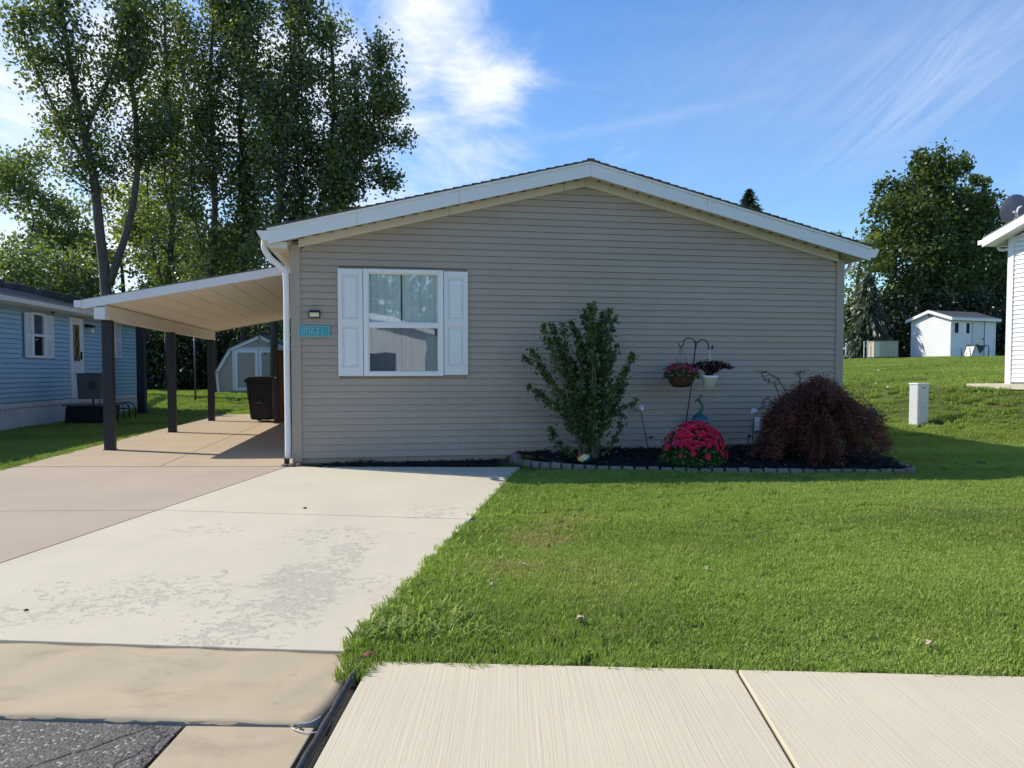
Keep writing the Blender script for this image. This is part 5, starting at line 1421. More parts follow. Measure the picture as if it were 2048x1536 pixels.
def flower_mound():
    base = GB(1388, 930); rng = np.random.default_rng(8)
    t = thing('flower_mound', 'low round mound of pink and red flowers in the bed centre', 'flowers', base)
    YB = base.y; wv = 66 * YB / 1500; hv = (P(1385, 846, YB).z - base.z) * .96
    C = []; D = []
    for k in range(5200):
        a = rng.uniform(0, 2 * pi); e = np.arcsin(rng.uniform(-.05, 1)); r = rng.uniform(.55, 1) ** .5 * rng.uniform(.93, 1.04)
        C.append((cos(a) * cos(e) * wv * r * (1 + .1 * sin(3 * a)), sin(a) * cos(e) * wv * .8 * r, max(.0, sin(e) * hv * r * (1 + .06 * sin(5 * a)))))
    leafmesh('leaves', np.array(C), .05, FOL['mound'], t, rng=rng, elong=.6)
    pl = []
    for k in range(215):
        a = rng.uniform(-pi, .35) if rng.random() < .85 else rng.uniform(0, 2 * pi); e = np.arcsin(rng.uniform(.06, 1) ** .62)
        if sin(e) < .45 and rng.random() < .5: continue
        n = Vector((cos(a) * cos(e), sin(a) * cos(e), sin(e)))
        pl.append((Vector((n.x * wv * 1.05 * (1 + .1 * sin(3 * a)), n.y * wv * .84, n.z * hv * 1.06)), n + Vector((0, -.3, .1))))
    rights = sorted(pl, key=lambda q: q[0].x)
    blooms(t, [q for q in rights if q[0].x > -wv * .55], .041, [M['pink']], 4)
    blooms(t, [q for q in rights if q[0].x <= -wv * .55], .038, [M['magenta'], M['pink']], 6)
flower_mound()

# shepherd's hook
hb = GB(1362, 908); HY = hb.y
hook = thing('shepherd_hook', 'double black iron plant hook leaning in the flower bed', 'plant hook', (hb.x, hb.y, hb.z - .01))
ho = Vector(hook.location)
def hp(a, b, dy=0): return P(a, b, HY + dy) - ho
MB().tube(polyline([Vector((0, 0, 0)), hp(1372, 845), hp(1384, 760), hp(1391, 690)], 14), .009, 7).build('shaft', M['iron'], hook, True)
MB().tube(polyline([hp(1391, 690), hp(1387, 680), hp(1377, 676), hp(1368, 682), hp(1366, 691), hp(1362, 694), hp(1358, 690), hp(1358, 686)], 34), .0085, 7).build('hook_arm', M['iron'], hook, True)
MB().tube(polyline([hp(1391, 700), hp(1394, 686), hp(1405, 679), hp(1414, 684), hp(1417, 692), hp(1417, 700)], 28), .0085, 7).build('hook_arm', M['iron'], hook, True)
MB().ball(hp(1391, 684), .018, 8, 6).build('finial', M['iron'], hook)
# coco basket with pink flowers
cb = P(1362, 775, HY); rb_ = 27 * HY / 1500; zt_ = P(1362, 753, HY).z - cb.z
bk = thing('hanging_basket', 'round coco-lined basket of pink flowers on the hook', 'hanging basket', cb)
MB().lathe([(.02, 0), (rb_ * .55, .012), (rb_ * .85, zt_ * .45), (rb_ * 1.0, zt_), (rb_ * .92, zt_ - .005), (rb_ * .5, zt_ - .02), (.01, zt_ - .02)], k=18).build('liner', M['terracotta'], bk, True)
wr = MB(); wr.tube([(rb_ * 1.02 * cos(a), rb_ * 1.02 * sin(a), zt_) for a in np.linspace(0, 2 * pi, 25)], .005, 5)
for k in range(10):
    a = 2 * pi * k / 10; wr.tube([(rb_ * 1.02 * cos(a), rb_ * 1.02 * sin(a), zt_), (rb_ * .88 * cos(a), rb_ * .88 * sin(a), zt_ * .45), (rb_ * .55 * cos(a), rb_ * .55 * sin(a), .006)], .003, 4)
wr.build('wire_frame', M['iron'], bk)
hk = P(1361, 694, HY) - cb
for a in (-2.4, -.7, 1.3): MB().tube([hk, (rb_ * cos(a), rb_ * sin(a), zt_)], .0028, 4).build('hanger', M['iron'], bk)
rng = np.random.default_rng(31)
n_ = 1300; a = rng.uniform(0, 2 * pi, n_); r_ = rng.uniform(0, 1, n_) ** .5 * rb_ * 1.3; zz = zt_ + .20 * np.sqrt(np.clip(1 - (r_ / (rb_ * 1.4)) ** 2, 0, 1)) * rng.uniform(.2, 1.1, n_) - np.clip(r_ - rb_, 0, 1) * .9
leafmesh('leaves', np.stack([r_ * np.cos(a), r_ * np.sin(a), zz], 1), .035, FOL['mound'], bk, rng=rng)
pl = []
for k in range(46):
    a = rng.uniform(-pi, pi); r = rb_ * rng.uniform(.5, 1.38); z = zt_ + .19 * sqrt(max(0, 1 - (r / (rb_ * 1.45)) ** 2)) + rng.uniform(-.02, .04) - max(0, r - rb_) * .6
    pl.append((Vector((r * cos(a), r * sin(a), z)), Vector((cos(a) * .5, sin(a) - .4, .7))))
blooms(bk, pl, .026, [M['pink'], M['magenta']], 9)
# white pot with dark foliage
wb = P(1419, 778, HY - .03)
wp_ = thing('hanging_pot', 'white plastic hanging pot of dark purple foliage on the hook', 'hanging pot', wb)
zt2 = P(1419, 751, HY).z - wb.z
MB().lathe([(.02, 0), (.085, 0), (.115, zt2 * .8), (.128, zt2 * .82), (.132, zt2), (.118, zt2), (.112, zt2 * .9), (.01, zt2 * .88)], k=22).build('pot', M['white_vinyl'], wp_, True)
MB().tube([Vector((.02, 0, zt2)), P(1420, 712, HY) - wb, P(1417, 698, HY) - wb], .005, 5).build('hanger', M['white_vinyl'], wp_)
C = []
for k in range(95):
    a = rng.uniform(0, 2 * pi); L = rng.uniform(.08, .35) * (1.15 if cos(a) > 0 else .95); z0_ = zt2
    for f in np.linspace(.1, 1, 9):
        for q in range(3): C.append((cos(a) * L * f * 1.05 + rng.normal() * .014, sin(a) * L * f * .7 + rng.normal() * .014, z0_ + .20 * sin(f * pi * .72) * (1 - L * .6) + rng.normal() * .018))
leafmesh('leaves', np.array(C), .048, FOL['coleus'], wp_, rng=rng, elong=.55)
pk_ = P(1425, 695, HY)
t = thing('bird_perch', 'tiny dark perch ornament hanging at the right hook end', 'ornament', pk_); MB().ball((0, 0, 0), .02, 8, 6, (1, 1, 1.3)).build('bead', M['iron'], t, True); MB().tube([(0, 0, .02), (.0, 0, .05)], .004, 5).build('wire', M['iron'], t)

# peacock ornament behind the mound
pb_ = GB(1400, 903); PY = pb_.y
pcx = thing('peacock_ornament', 'blue green metal peacock standing behind the pink flowers', 'ornament', (pb_.x, pb_.y, pb_.z)); po = Vector(pcx.location)
def pp_(a, b): return P(a, b, PY) - po
bd = polyline([pp_(1387, 846), pp_(1397, 838), pp_(1410, 848), pp_(1416, 872)], 14)
MB().tube(bd, [.03 + .065 * sin(pi * (i + 1) / (len(bd) + 1)) for i in range(len(bd))], 12).build('body', M['peacock'], pcx, True)
nk = polyline([pp_(1387, 848), pp_(1390, 834), pp_(1400, 826), pp_(1405, 815), pp_(1402, 805), pp_(1396, 800)], 24)
MB().tube(nk, [.034 - .018 * i / len(nk) for i in range(len(nk))], 9).build('neck', M['peacock'], pcx, True)
MB().ball(pp_(1396, 799), .024, 10, 8, (1.2, 1, .9)).build('head', M['peacock'], pcx, True)
MB().tube([pp_(1393, 800), pp_(1388, 803)], [.009, .002], 6).build('beak', M['iron'], pcx)
for dx in (-2, 1, 4): MB().tube([pp_(1399, 799), pp_(1402 + dx, 789)], [.003, .006], 5).build('crest', M['peacock'], pcx)
for dx in (1396, 1404): MB().tube([pp_(dx, 860), pp_(dx, 900)], .006, 5).build('leg', M['iron'], pcx)

# garden stakes with glass globes
def stake(name, lab, top, bot, globe=True, extra=None):
    b = GB(*bot); t = thing(name, lab, 'garden light', (b.x, b.y, b.z - .01)); o = Vector(t.location); Yb = b.y
    tp = P(top[0], top[1], Yb) - o
    MB().tube([(0, 0, 0), tp], .006, 6).build('stake', M['iron'], t)
    r = .052
    MB().ball(tp + Vector((0, 0, r)), r, 14, 10, (1, 1, 1.05)).build('globe', M['globe'], t, True)
    for a in (0, 2.1, 4.2): MB().tube([tp, tp + Vector((cos(a) * r, sin(a) * r, r * .5)), tp + Vector((cos(a) * r * .95, sin(a) * r * .95, r * 1.5))], .004, 5).build('prong', M['iron'], t)
    if extra:
        q = P(extra[0], extra[1], Yb) - o; MB().ball(q, .022, 8, 6, (1.6, 1, .8)).build('solar_unit', M['black'], t); MB().tube([(0 + tp.x * .35, 0, tp.z * .35), q], .005, 5).build('arm', M['iron'], t)
stake('garden_stake_light', 'glass flower stake light right of the tall shrub', (1282, 824), (1297, 900), extra=(1302, 875))
stake('garden_stake_light', 'white globe stake light left of the red maple', (1508, 830), (1503, 905))
b = GB(1497, 904); t = thing('garden_stake', 'short dark stake with knob beside the white globe light', 'garden stake', (b.x, b.y, b.z + .03))
MB().tube([(0, 0, 0), (0, 0, .20)], .006, 6).build('stake', M['iron'], t); MB().ball((.012, 0, .22), .024, 8, 6, (1.2, 1, 1)).build('knob', M['iron'], t)
b = HF.w(7.33, -.04, .60); t = thing('wall_outlet', 'small white outlet cover low on the wall behind the red maple', 'outlet', b, HF.yaw)
MB().box(-.05, .05, -.02, .0, 0, .22).build('cover', M['white_vinyl'], t, bevel=.01); MB().box(-.03, .03, -.03, -.021, .05, .16).build('flap', M['white_vinyl'], t)

# painted stone on the edging
sb = G(1168, 938)
def painted():
    m = bpy.data.materials.new('painted_stripes'); m.use_nodes = True
    nt, N, L, nd, mth, noise, mapp, mr, mix = node_tools(m); b = N['Principled BSDF']; b.inputs['Roughness'].default_value = .35
    tc = nd('ShaderNodeTexCoord'); s_ = nd('ShaderNodeSeparateXYZ'); L.new(tc.outputs['Object'], s_.inputs[0])
    v = mth('ADD', mth('MULTIPLY', s_.outputs[0], -6.5), mth('MULTIPLY', s_.outputs[2], 8.0)); v = mth('MULTIPLY_ADD', v, .5, .22)
    cr = nd('ShaderNodeValToRGB'); cr.color_ramp.interpolation = 'CONSTANT'; e = cr.color_ramp.elements
    e[0].position = 0; e[0].color = (.0, .12, .25, 1); e[1].position = .30; e[1].color = (.02, .28, .34, 1)
    for p_, c_ in ((.40, (.72, .68, .45, 1)), (.55, (.70, .50, .12, 1)), (.66, (.75, .66, .38, 1)), (.76, (.62, .10, .04, 1)), (.92, (.70, .22, .10, 1))):
        q = e.new(p_); q.color = c_
    L.new(v, cr.inputs[0]); L.new(cr.outputs[0], b.inputs['Base Color']); return m
st_ = MB().ball((0, 0, .075), .095, 22, 14, (1.0, .7, .68))
o = st_.build('painted_stone', painted(), None, True); o.location = (sb.x, sb.y + .06, float(H(sb.x, sb.y)) + .075)
tag(o, 'rounded stone painted in red yellow and blue stripes on the bed edging', 'painted stone')

# brick chunk at the corner and small bits on the concrete
b = HF.w(-.06, -.22, Z0 + .02)
t = thing('corner_stones', 'few small brown stones by the downspout foot', 'stones', b)
for k, (a, c, r) in enumerate(((-.03, 0, .035), (.05, .02, .045), (.14, .05, .04), (-.08, .05, .03))): MB().ball((a, c, r * .5), r, 8, 6, (1.2, 1, .7)).build('stone', M['foundation'], t, True)
for k, (a, b, r, m_, lab) in enumerate(((610, 1021, .016, M['iron'], 'dark pebble on the upper cream slab'), (738, 1323, .03, M['wood_old'], 'dark red scrap at the top end of the black strip'), (52, 1228, .012, M['iron'], 'dark pebble near the left photo edge on cream concrete'))):
    p = G(a, b); o = MB().ball((0, 0, 0), r, 8, 6, (1.3, 1, .6)).build('pebble' if k != 1 else 'red_scrap', m_, None, True); o.location = (p.x, p.y, p.z + TOP + r * .4); tag(o, lab, 'pebble' if k != 1 else 'scrap')
# curled leaves on the lawn
def curled(px, py, s_, lab):
    p = G(px, py); t = thing('dead_leaf', lab, 'leaf', (p.x, p.y, p.z + .045), random.uniform(0, 6)); rg = random.Random(px)
    mb = MB()
    for k in range(4):
        a = rg.uniform(0, 6.28); V = []
        for i in range(5):
            f = i / 4 - .5; w = s_ * .35 * cos(f * 2.6)
            c = Vector((cos(a) * f * s_, sin(a) * f * s_, s_ * .25 * (1 - 4 * f * f) + rg.uniform(0, .01))); q = Vector((-sin(a), cos(a), .5 * sin(f * 4))) * w
            V += [c - q, c + q]
        mb.add(V, [(2 * i, 2 * i + 2, 2 * i + 3, 2 * i + 1) for i in range(4)])
    mb.build('leaf_blade', M['leaf_litter'], t, True); MB().tube([(0, 0, .01), (s_ * .5, s_ * .3, .0)], .0015, 4).build('leaf_stalk', M['leaf_litter'], t)
curled(1160, 1254, .06, 'curled pale dead leaf on the lawn near the sidewalk, left one')
curled(1857, 1304, .045, 'pale dead leaf in the lawn at the far right front')
curled(1415, 1150, .04, 'small tan dead leaf in the middle of the lawn')
curled(985, 1182, .035, 'dry leaf in the scruffy lawn edge by the driveway')
curled(1047, 1142, .04, 'tan dry leaf on the brown lawn patch')
# wire loop on the lower slab
wp0 = G(618, 1465); t = thing('wire_loop', 'bent bare wire loop lying on the lower concrete slab', 'wire', (wp0.x, wp0.y, .012))
def gw(a, b): q = G(a, b); return Vector((q.x - wp0.x, q.y - wp0.y, .004))
MB().tube(polyline([gw(642, 1440), gw(622, 1452), gw(600, 1455), gw(585, 1462), gw(600, 1470), gw(625, 1473), gw(648, 1468)], 26), .0028, 6).build('wire', M['skirt'], t, True)
MB().tube(polyline([gw(585, 1462), gw(592, 1458), gw(603, 1462), gw(600, 1468)], 10), .0035, 6).build('kink', M['iron'], t, True)

# faint stamp on the cream slab
sp0 = G(467, 1104); u_ = G(527, 1104) - sp0; v_ = G(467, 1092) - sp0
t = thing('slab_marking', 'faint brown five-letter mark on the cream driveway slab', 'marking', (sp0.x, sp0.y, sp0.z + TOP + .0015), atan2(u_.y, u_.x))
fm = mat('faint_mark', (.56, .52, .44), .9, var=.08, vscale=50)
LW = u_.length; LH = abs(v_.y)
FE = [[((1, 1), (0, 1)), ((0, 1), (0, 0)), ((0, 0), (1, 0)), ((0, .5), (.8, .5))], [((0, 1), (1, 1)), ((1, 1), (.4, 0))], [((0, 1), (1, 1)), ((.5, 1), (.5, 0))], [((0, 1), (1, 1)), ((.5, 1), (.5, 0))], [((1, 1), (0, 1)), ((0, 1), (0, 0)), ((0, 0), (1, 0)), ((0, .5), (.8, .5))]]
for i, gl in enumerate(FE):
    mb = MB()
    for j, ((ax, az), (bx, bz)) in enumerate(gl):
        a = Vector((i * LW / 5 + ax * LW / 8, az * LH, .0003 * j)); b = Vector((i * LW / 5 + bx * LW / 8, bz * LH, .0003 * j)); d = (b - a).normalized(); q = Vector((-d.y, d.x, 0)) * .006
        mb.ext([a - q, b - q, b + q, a + q], (0, 0, .0006))
    mb.build('character', fm, t)

# ------------------------------------------------------------------ trees on the left
def pt(Y, *pts): return [P(a, b, Y) for a, b in pts]
def gbase(px, Y):
    p = P(px, 740, Y); return Vector((p.x, Y, float(H(p.x, Y)) - .1))
TG = 'row of tall poplars behind the homes'
tree('poplar_tree', 'forked poplar with two leaning grey trunks at the left of the row', 'tree', [
    ([gbase(216, 31)] + pt(31, (214, 600), (200, 470), (187, 350), (165, 250), (140, 130), (120, 0), (110, -90)), .25, .06, .46, 2.0),
    (pt(31, (218, 570), (245, 490), (268, 400), (276, 300), (265, 180), (255, 60), (250, -80)), .17, .05, .30, 1.9),
    (pt(31, (168, 275), (195, 210), (222, 150), (245, 60), (255, -20)), .09, .04, .15, 1.7),
    (pt(31, (187, 350), (150, 290), (100, 200), (60, 110), (40, 40)), .08, .03, .15, 1.9),
    (pt(31, (272, 350), (310, 280), (345, 240)), .06, .02, .2, 1.2)], FOL['poplar'], lsize=.165, per=44, sig=.34, ds=.40, seed=2, group=TG, skip=.15, up=.12, el=(-.1, .9))
defs = [
 (336, 34, [(336, 600), (345, 450), (350, 300), (335, 180), (330, 60), (330, -40)], 'slender poplar between the forked tree and the dense group', 'yellowish', 1.9, 25, 3),
 (428, 32, [(424, 560), (430, 420), (428, 300), (420, 180), (425, 60), (430, -60)], 'dense dark poplar, leftmost of the thick group', 'poplar', 2.0, 40, 4),
 (488, 33, [(488, 560), (490, 400), (480, 260), (488, 120), (500, -40)], 'dense poplar rising above the carport roof middle', 'poplar', 1.9, 40, 5),
 (548, 31, [(550, 540), (560, 420), (572, 300), (585, 180), (590, 60), (590, -30)], 'full poplar just left of the home roof corner', 'poplar', 1.9, 38, 6),
]
for bx_, Y, pts, lab, kind, bl, per, sd_ in defs:
    limbs = [([gbase(bx_, Y)] + pt(Y, *pts), .17, .04, .14, bl)]
    rg = random.Random(sd_)
    for k in range(4):
        i = (0, 1, 2, 3, 1)[k]; x0, y0 = pts[i]; dx = rg.uniform(-75, 75)
        limbs.append((pt(Y + rg.uniform(-.5, .5), (x0, y0), (x0 + dx * .6, y0 - 70), (x0 + dx, y0 - 170), (x0 + dx * 1.05, y0 - 260)), .07, .02, .1, bl * .75))
    tree('poplar_tree', lab, 'tree', limbs, FOL['poplar'], lsize=.165, per=int(per * .88), sig=.32, ds=.42, seed=sd_, group=TG, el=(0, .95), skip=.16, up=.17)
tree('poplar_tree', 'tall poplar behind the left end of the gable roof', 'tree', [
    ([gbase(640, 32)] + pt(32, (636, 480), (650, 380), (664, 280), (668, 180), (664, 100), (660, 40)), .16, .04, .14, 1.7),
    (pt(32, (650, 380), (625, 290), (605, 200), (600, 110)), .07, .02, .15, 1.4),
    (pt(32, (656, 330), (700, 260), (712, 190), (706, 130)), .07, .02, .2, 1.2),
    (pt(32, (636, 480), (600, 430), (585, 370)), .06, .02, .2, 1.2)], FOL['poplar'], lsize=.16, per=40, sig=.31, ds=.40, seed=17, group=TG, skip=.16, up=.15, el=(-.1, .9))
tree('poplar_tree', 'rightmost poplar whose dark crown stands against the white cloud', 'tree', [
    ([gbase(650, 30.5)] + pt(30.5, (652, 470), (690, 390), (722, 320), (748, 240), (762, 160), (760, 85)), .14, .03, .12, 1.25),
    (pt(30.5, (690, 395), (720, 370), (755, 360), (772, 372)), .04, .015, .3, .8),
    (pt(30.5, (722, 320), (765, 290), (795, 280)), .05, .015, .2, 1.05),
    (pt(30.5, (745, 250), (780, 225), (795, 190)), .05, .015, .2, .95),
    (pt(30.5, (725, 325), (705, 250), (700, 180)), .05, .015, .2, 1.1),
    (pt(30.5, (655, 440), (675, 360), (682, 300)), .05, .015, .2, 1.0)], FOL['poplar'], lsize=.16, per=44, sig=.26, ds=.32, seed=19, group=TG, child_n=2, skip=.1, up=.15, el=(0, .9))
# paler, farther trees seen between the trunks
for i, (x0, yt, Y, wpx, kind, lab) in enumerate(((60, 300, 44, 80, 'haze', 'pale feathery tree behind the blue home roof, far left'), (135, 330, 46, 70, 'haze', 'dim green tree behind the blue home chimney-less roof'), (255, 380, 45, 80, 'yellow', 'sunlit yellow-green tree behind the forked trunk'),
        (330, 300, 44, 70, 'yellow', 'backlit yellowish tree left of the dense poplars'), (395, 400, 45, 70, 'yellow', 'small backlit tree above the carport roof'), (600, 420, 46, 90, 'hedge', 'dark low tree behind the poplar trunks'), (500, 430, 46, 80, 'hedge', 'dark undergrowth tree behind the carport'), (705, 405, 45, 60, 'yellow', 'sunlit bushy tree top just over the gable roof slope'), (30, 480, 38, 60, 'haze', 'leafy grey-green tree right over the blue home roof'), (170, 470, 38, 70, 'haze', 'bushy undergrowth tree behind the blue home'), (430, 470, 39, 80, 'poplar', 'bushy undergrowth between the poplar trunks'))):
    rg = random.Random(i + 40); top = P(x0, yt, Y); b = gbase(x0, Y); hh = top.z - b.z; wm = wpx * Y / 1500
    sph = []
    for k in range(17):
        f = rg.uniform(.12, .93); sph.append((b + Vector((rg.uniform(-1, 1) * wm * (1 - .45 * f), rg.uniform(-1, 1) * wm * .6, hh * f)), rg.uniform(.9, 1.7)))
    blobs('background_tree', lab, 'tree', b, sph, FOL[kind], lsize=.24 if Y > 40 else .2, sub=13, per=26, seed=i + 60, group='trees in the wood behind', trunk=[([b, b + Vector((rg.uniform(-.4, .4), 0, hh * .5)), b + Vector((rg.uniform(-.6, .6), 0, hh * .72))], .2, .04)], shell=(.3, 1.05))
# hedge of dark bushes at the edge of the back lawn
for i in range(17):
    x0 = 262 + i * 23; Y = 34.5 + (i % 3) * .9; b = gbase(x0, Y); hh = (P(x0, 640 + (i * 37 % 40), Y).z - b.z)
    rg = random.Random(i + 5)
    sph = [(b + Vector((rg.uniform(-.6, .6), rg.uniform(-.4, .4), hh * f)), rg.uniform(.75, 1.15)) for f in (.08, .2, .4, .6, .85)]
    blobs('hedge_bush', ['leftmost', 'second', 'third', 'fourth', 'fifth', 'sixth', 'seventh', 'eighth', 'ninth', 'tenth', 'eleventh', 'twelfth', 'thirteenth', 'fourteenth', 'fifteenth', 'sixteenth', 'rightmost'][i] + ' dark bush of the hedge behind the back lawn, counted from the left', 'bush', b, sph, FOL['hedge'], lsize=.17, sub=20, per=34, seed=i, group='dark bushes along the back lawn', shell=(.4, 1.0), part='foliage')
# thick wood mass right behind the bushes so that no daylight leaks in low down
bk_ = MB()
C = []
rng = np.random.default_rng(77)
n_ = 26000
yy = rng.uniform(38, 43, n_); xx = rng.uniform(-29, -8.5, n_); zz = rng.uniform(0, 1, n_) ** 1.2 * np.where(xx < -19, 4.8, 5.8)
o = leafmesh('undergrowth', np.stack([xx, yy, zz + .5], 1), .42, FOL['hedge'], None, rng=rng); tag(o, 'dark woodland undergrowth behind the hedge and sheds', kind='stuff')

# ------------------------------------------------------------------ trees on the right
def bush_px(name, lab, Y, lobes, fol, **k):
    sc = Y / 1500; b = P(lobes[0][0], 700, Y); b = Vector((b.x, Y, float(H(b.x, Y)) - .1)); sph = [(P(a, c, Y + dy), r * sc) for a, c, r, dy in lobes]
    return blobs(name, lab, 'tree', b, sph, fol, **k)
bush_px('broadleaf_tree', 'big rounded green tree rising behind the white shed', 48, [
    (1880, 470, 70, 0), (1830, 378, 34, 0), (1850, 330, 26, 0), (1945, 415, 30, 0), (1885, 335, 36, -1), (1918, 330, 22, 0), (1860, 350, 24, 0), (1870, 390, 40, -1), (1815, 400, 30, 0), (1780, 385, 26, -.5), (1790, 440, 46, -1.5), (1835, 440, 50, -2), (1900, 420, 46, 0), (1770, 500, 50, -1), (1830, 520, 60, -2.5), (1900, 530, 64, -1), (1960, 440, 30, 1), (1955, 375, 22, 1), (1965, 400, 22, 1), (1940, 480, 50, 0), (1990, 480, 44, 1), (1820, 590, 60, -1.5), (1880, 600, 62, -1.5), (1950, 580, 60, 0), (1870, 640, 60, -2), (1990, 560, 60, 1), (1985, 640, 60, 0), (1800, 650, 60, 0), (1930, 650, 60, -1)],
    FOL['maple'], lsize=.25, sub=22, per=44, seed=3, trunk=[([Vector((P(1880, 720, 48).x, 48, 2)), P(1880, 500, 48), P(1885, 350, 48)], .5, .08), ([P(1880, 560, 48), P(1830, 480, 48), P(1790, 420, 47.5)], .2, .05), ([P(1880, 540, 48), P(1930, 450, 48), P(1955, 390, 48.5)], .2, .04)], shell=(.5, 1.02))
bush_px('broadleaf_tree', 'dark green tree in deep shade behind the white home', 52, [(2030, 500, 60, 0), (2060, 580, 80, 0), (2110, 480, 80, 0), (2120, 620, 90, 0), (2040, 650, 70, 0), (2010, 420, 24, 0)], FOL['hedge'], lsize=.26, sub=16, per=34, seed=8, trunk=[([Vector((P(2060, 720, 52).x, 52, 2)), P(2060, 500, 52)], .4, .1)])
bush_px('broadleaf_tree', 'light leafed tree peeking over the right eave of the taupe home', 45, [(1742, 480, 16, 0), (1730, 500, 22, 0), (1760, 520, 26, 0), (1722, 550, 26, 0), (1700, 600, 40, 0), (1720, 650, 40, 0), (1678, 475, 14, 0), (1665, 500, 20, 0), (1690, 500, 12, 0)], FOL['yellow'], lsize=.2, sub=22, per=26, seed=12, trunk=[([Vector((P(1715, 720, 45).x, 45, 2)), P(1715, 560, 45), P(1735, 480, 45)], .16, .03)])
def conifer(px, ytop, Y, wpx, fol, lab, seed, ybot=712, droop=.55, lsize=.30, n=None):
    b = P(px, ybot, Y); b.z = float(H(b.x, b.y)) - .1; tz = P(px, ytop, Y).z; hh = tz - b.z; w = wpx * Y / 1500
    t = thing('conifer_tree', lab, 'tree', b); rng = np.random.default_rng(seed); mb = MB(); mb.tube([(0, 0, 0), (0, 0, hh)], [.18, .02], 7); C = []; D = []
    z = hh * .03
    while z < hh * .985:
        f = z / hh; R = w * (1 - f) ** .85
        for k in range(9):
            a = rng.uniform(0, 2 * pi); L = R * rng.uniform(.7, 1.1) + .08; d = Vector((cos(a), sin(a), 0))
            pl = [Vector((0, 0, z)), d * L * .5 + Vector((0, 0, z + .08 * L)), d * L + Vector((0, 0, z - droop * L * .45))]
            mb.tube(pl, [.02, .012, .004], 4, False)
            m_ = int(14 + 22 * L)
            for q in range(m_):
                g_ = rng.uniform(.15, 1); p = pl[0].lerp(pl[1], g_ * 2) if g_ < .5 else pl[1].lerp(pl[2], g_ * 2 - 1)
                C.append(p + Vector(rng.normal(size=3) * .07) - Vector((0, 0, abs(rng.normal()) * .12))); D.append(d * .9 + Vector((0, 0, -droop)))
        z += .26
    mb.build('trunk', M['bark'], t, True); leafmesh('crown', np.array([tuple(c) for c in C]), lsize, fol, t, rng=rng, elong=.2, dirs=np.array([tuple(d) for d in D]))
conifer(1735, 545, 41, 62, FOL['spruce'], 'grey green drooping spruce behind the tan cabinet', 4, droop=.9, lsize=.42)
conifer(1495, 376, 52, 150, FOL['hedge'], 'dark pointed spruce tip above the right roof slope', 6, ybot=745, droop=.3, lsize=.35)
for i in range(9):
    x0 = 1700 + i * 42; Y = 44 + (i % 2); b = gbase(x0, Y); rg = random.Random(i)
    sph = [(b + Vector((rg.uniform(-.6, .6), 0, z_)), rg.uniform(.9, 1.3)) for z_ in (.4, 1.1, 2.0, 3.0)]
    blobs('hedge_bush', ['leftmost', 'second', 'third', 'fourth', 'fifth', 'sixth', 'seventh', 'eighth', 'rightmost'][i] + ' dark shrub under the big trees on the rise, from the left', 'bush', b, sph, FOL['hedge'], lsize=.2, sub=18, per=34, seed=i + 90, group='dark shrubs under the right-hand trees', part='foliage')
# distant belt of woodland that closes the horizon
C = []; n_ = 42000
xx = rng.uniform(-150, 150, n_); yy = rng.uniform(72, 92, n_); zz = rng.uniform(0, 1, n_) ** .9 * (7 + 2.0 * np.sin(xx * .23) + 1.5 * np.sin(xx * .71)) * np.where(np.abs(xx) < 60, .8, 1.2) + 1.5
o = leafmesh('woodland', np.stack([xx, yy, zz], 1), 1.3, FOL['hedge'], None, rng=rng); tag(o, 'far belt of dark woodland on the horizon', kind='stuff')

# ------------------------------------------------------------------ home across the street (mirrored in the window)
nrm = Vector((sin(HF.yaw), -cos(HF.yaw)))
def mirror(p):
    q = Vector((p.x - HF.x, p.y - HF.y)); k = q.dot(nrm); return Vector((p.x - 2 * k * nrm.x, p.y - 2 * k * nrm.y, p.z))
ma = mirror(P(850, 650, 30)); mb_ = mirror(P(425, 650, 30))
OD = Vector((mb_.x - ma.x, mb_.y - ma.y)); oy = atan2(-OD.y, -OD.x) + pi
opp = thing('mobile_home', 'white gabled home across the street mirrored in the front window', 'house', (ma.x, ma.y, -.1), atan2(OD.y, OD.x))
OW = OD.length; OH = 3.3; oz = lambda u: OH + .25 * (OW / 2 - abs(u - OW / 2))
side = 1 if Vector((-OD.y, OD.x)).dot(Vector((0, 1))) > 0 else -1      # +1: local +y faces the camera side
MB().ext([(0, 0, 0), (OW, 0, 0), (OW, 0, oz(OW)), (OW / 2, 0, oz(OW / 2)), (0, 0, oz(0))], (0, -side * 12, 0)).build('wall', M['white_siding'], opp)
mm = MB(); z = .5
while z < oz(OW / 2) - .1:
    a = 0 if z < OH else (z - OH) / .25
    mm.hexa([(a, side * .02, z), (OW - a, side * .02, z), (OW - a, 0, z), (a, 0, z)], [(a + .3 * (a > 0), side * .004, z + .1), (OW - a - .3 * (a > 0), side * .004, z + .1), (OW - a - .3 * (a > 0), 0, z + .1), (a + .3 * (a > 0), 0, z + .1)]); z += .11
mm.build('siding', M['white_siding'], opp)['kind'] = 'stuff'
for (a, b) in ((-.4, OW / 2), (OW / 2, OW + .4)):
    for (o0, o1, y0, y1, m_, nm) in ((-.05, .16, side * .30, side * .34, M['white_vinyl'], 'fascia'), (.16, .2, side * .34, -side * 12.3, M['shingle_grey'], 'roof')):
        MB().hexa([(a, y0, oz(a) + o0), (b, y0, oz(b) + o0), (b, y1, oz(b) + o0), (a, y1, oz(a) + o0)], [(a, y0, oz(a) + o1), (b, y0, oz(b) + o1), (b, y1, oz(b) + o1), (a, y1, oz(a) + o1)]).build(nm, m_, opp)
MB().box(1.2, 2.3, min(0, side * .05), max(0, side * .05), 1.0, 2.4).build('window', M['dark'], opp)

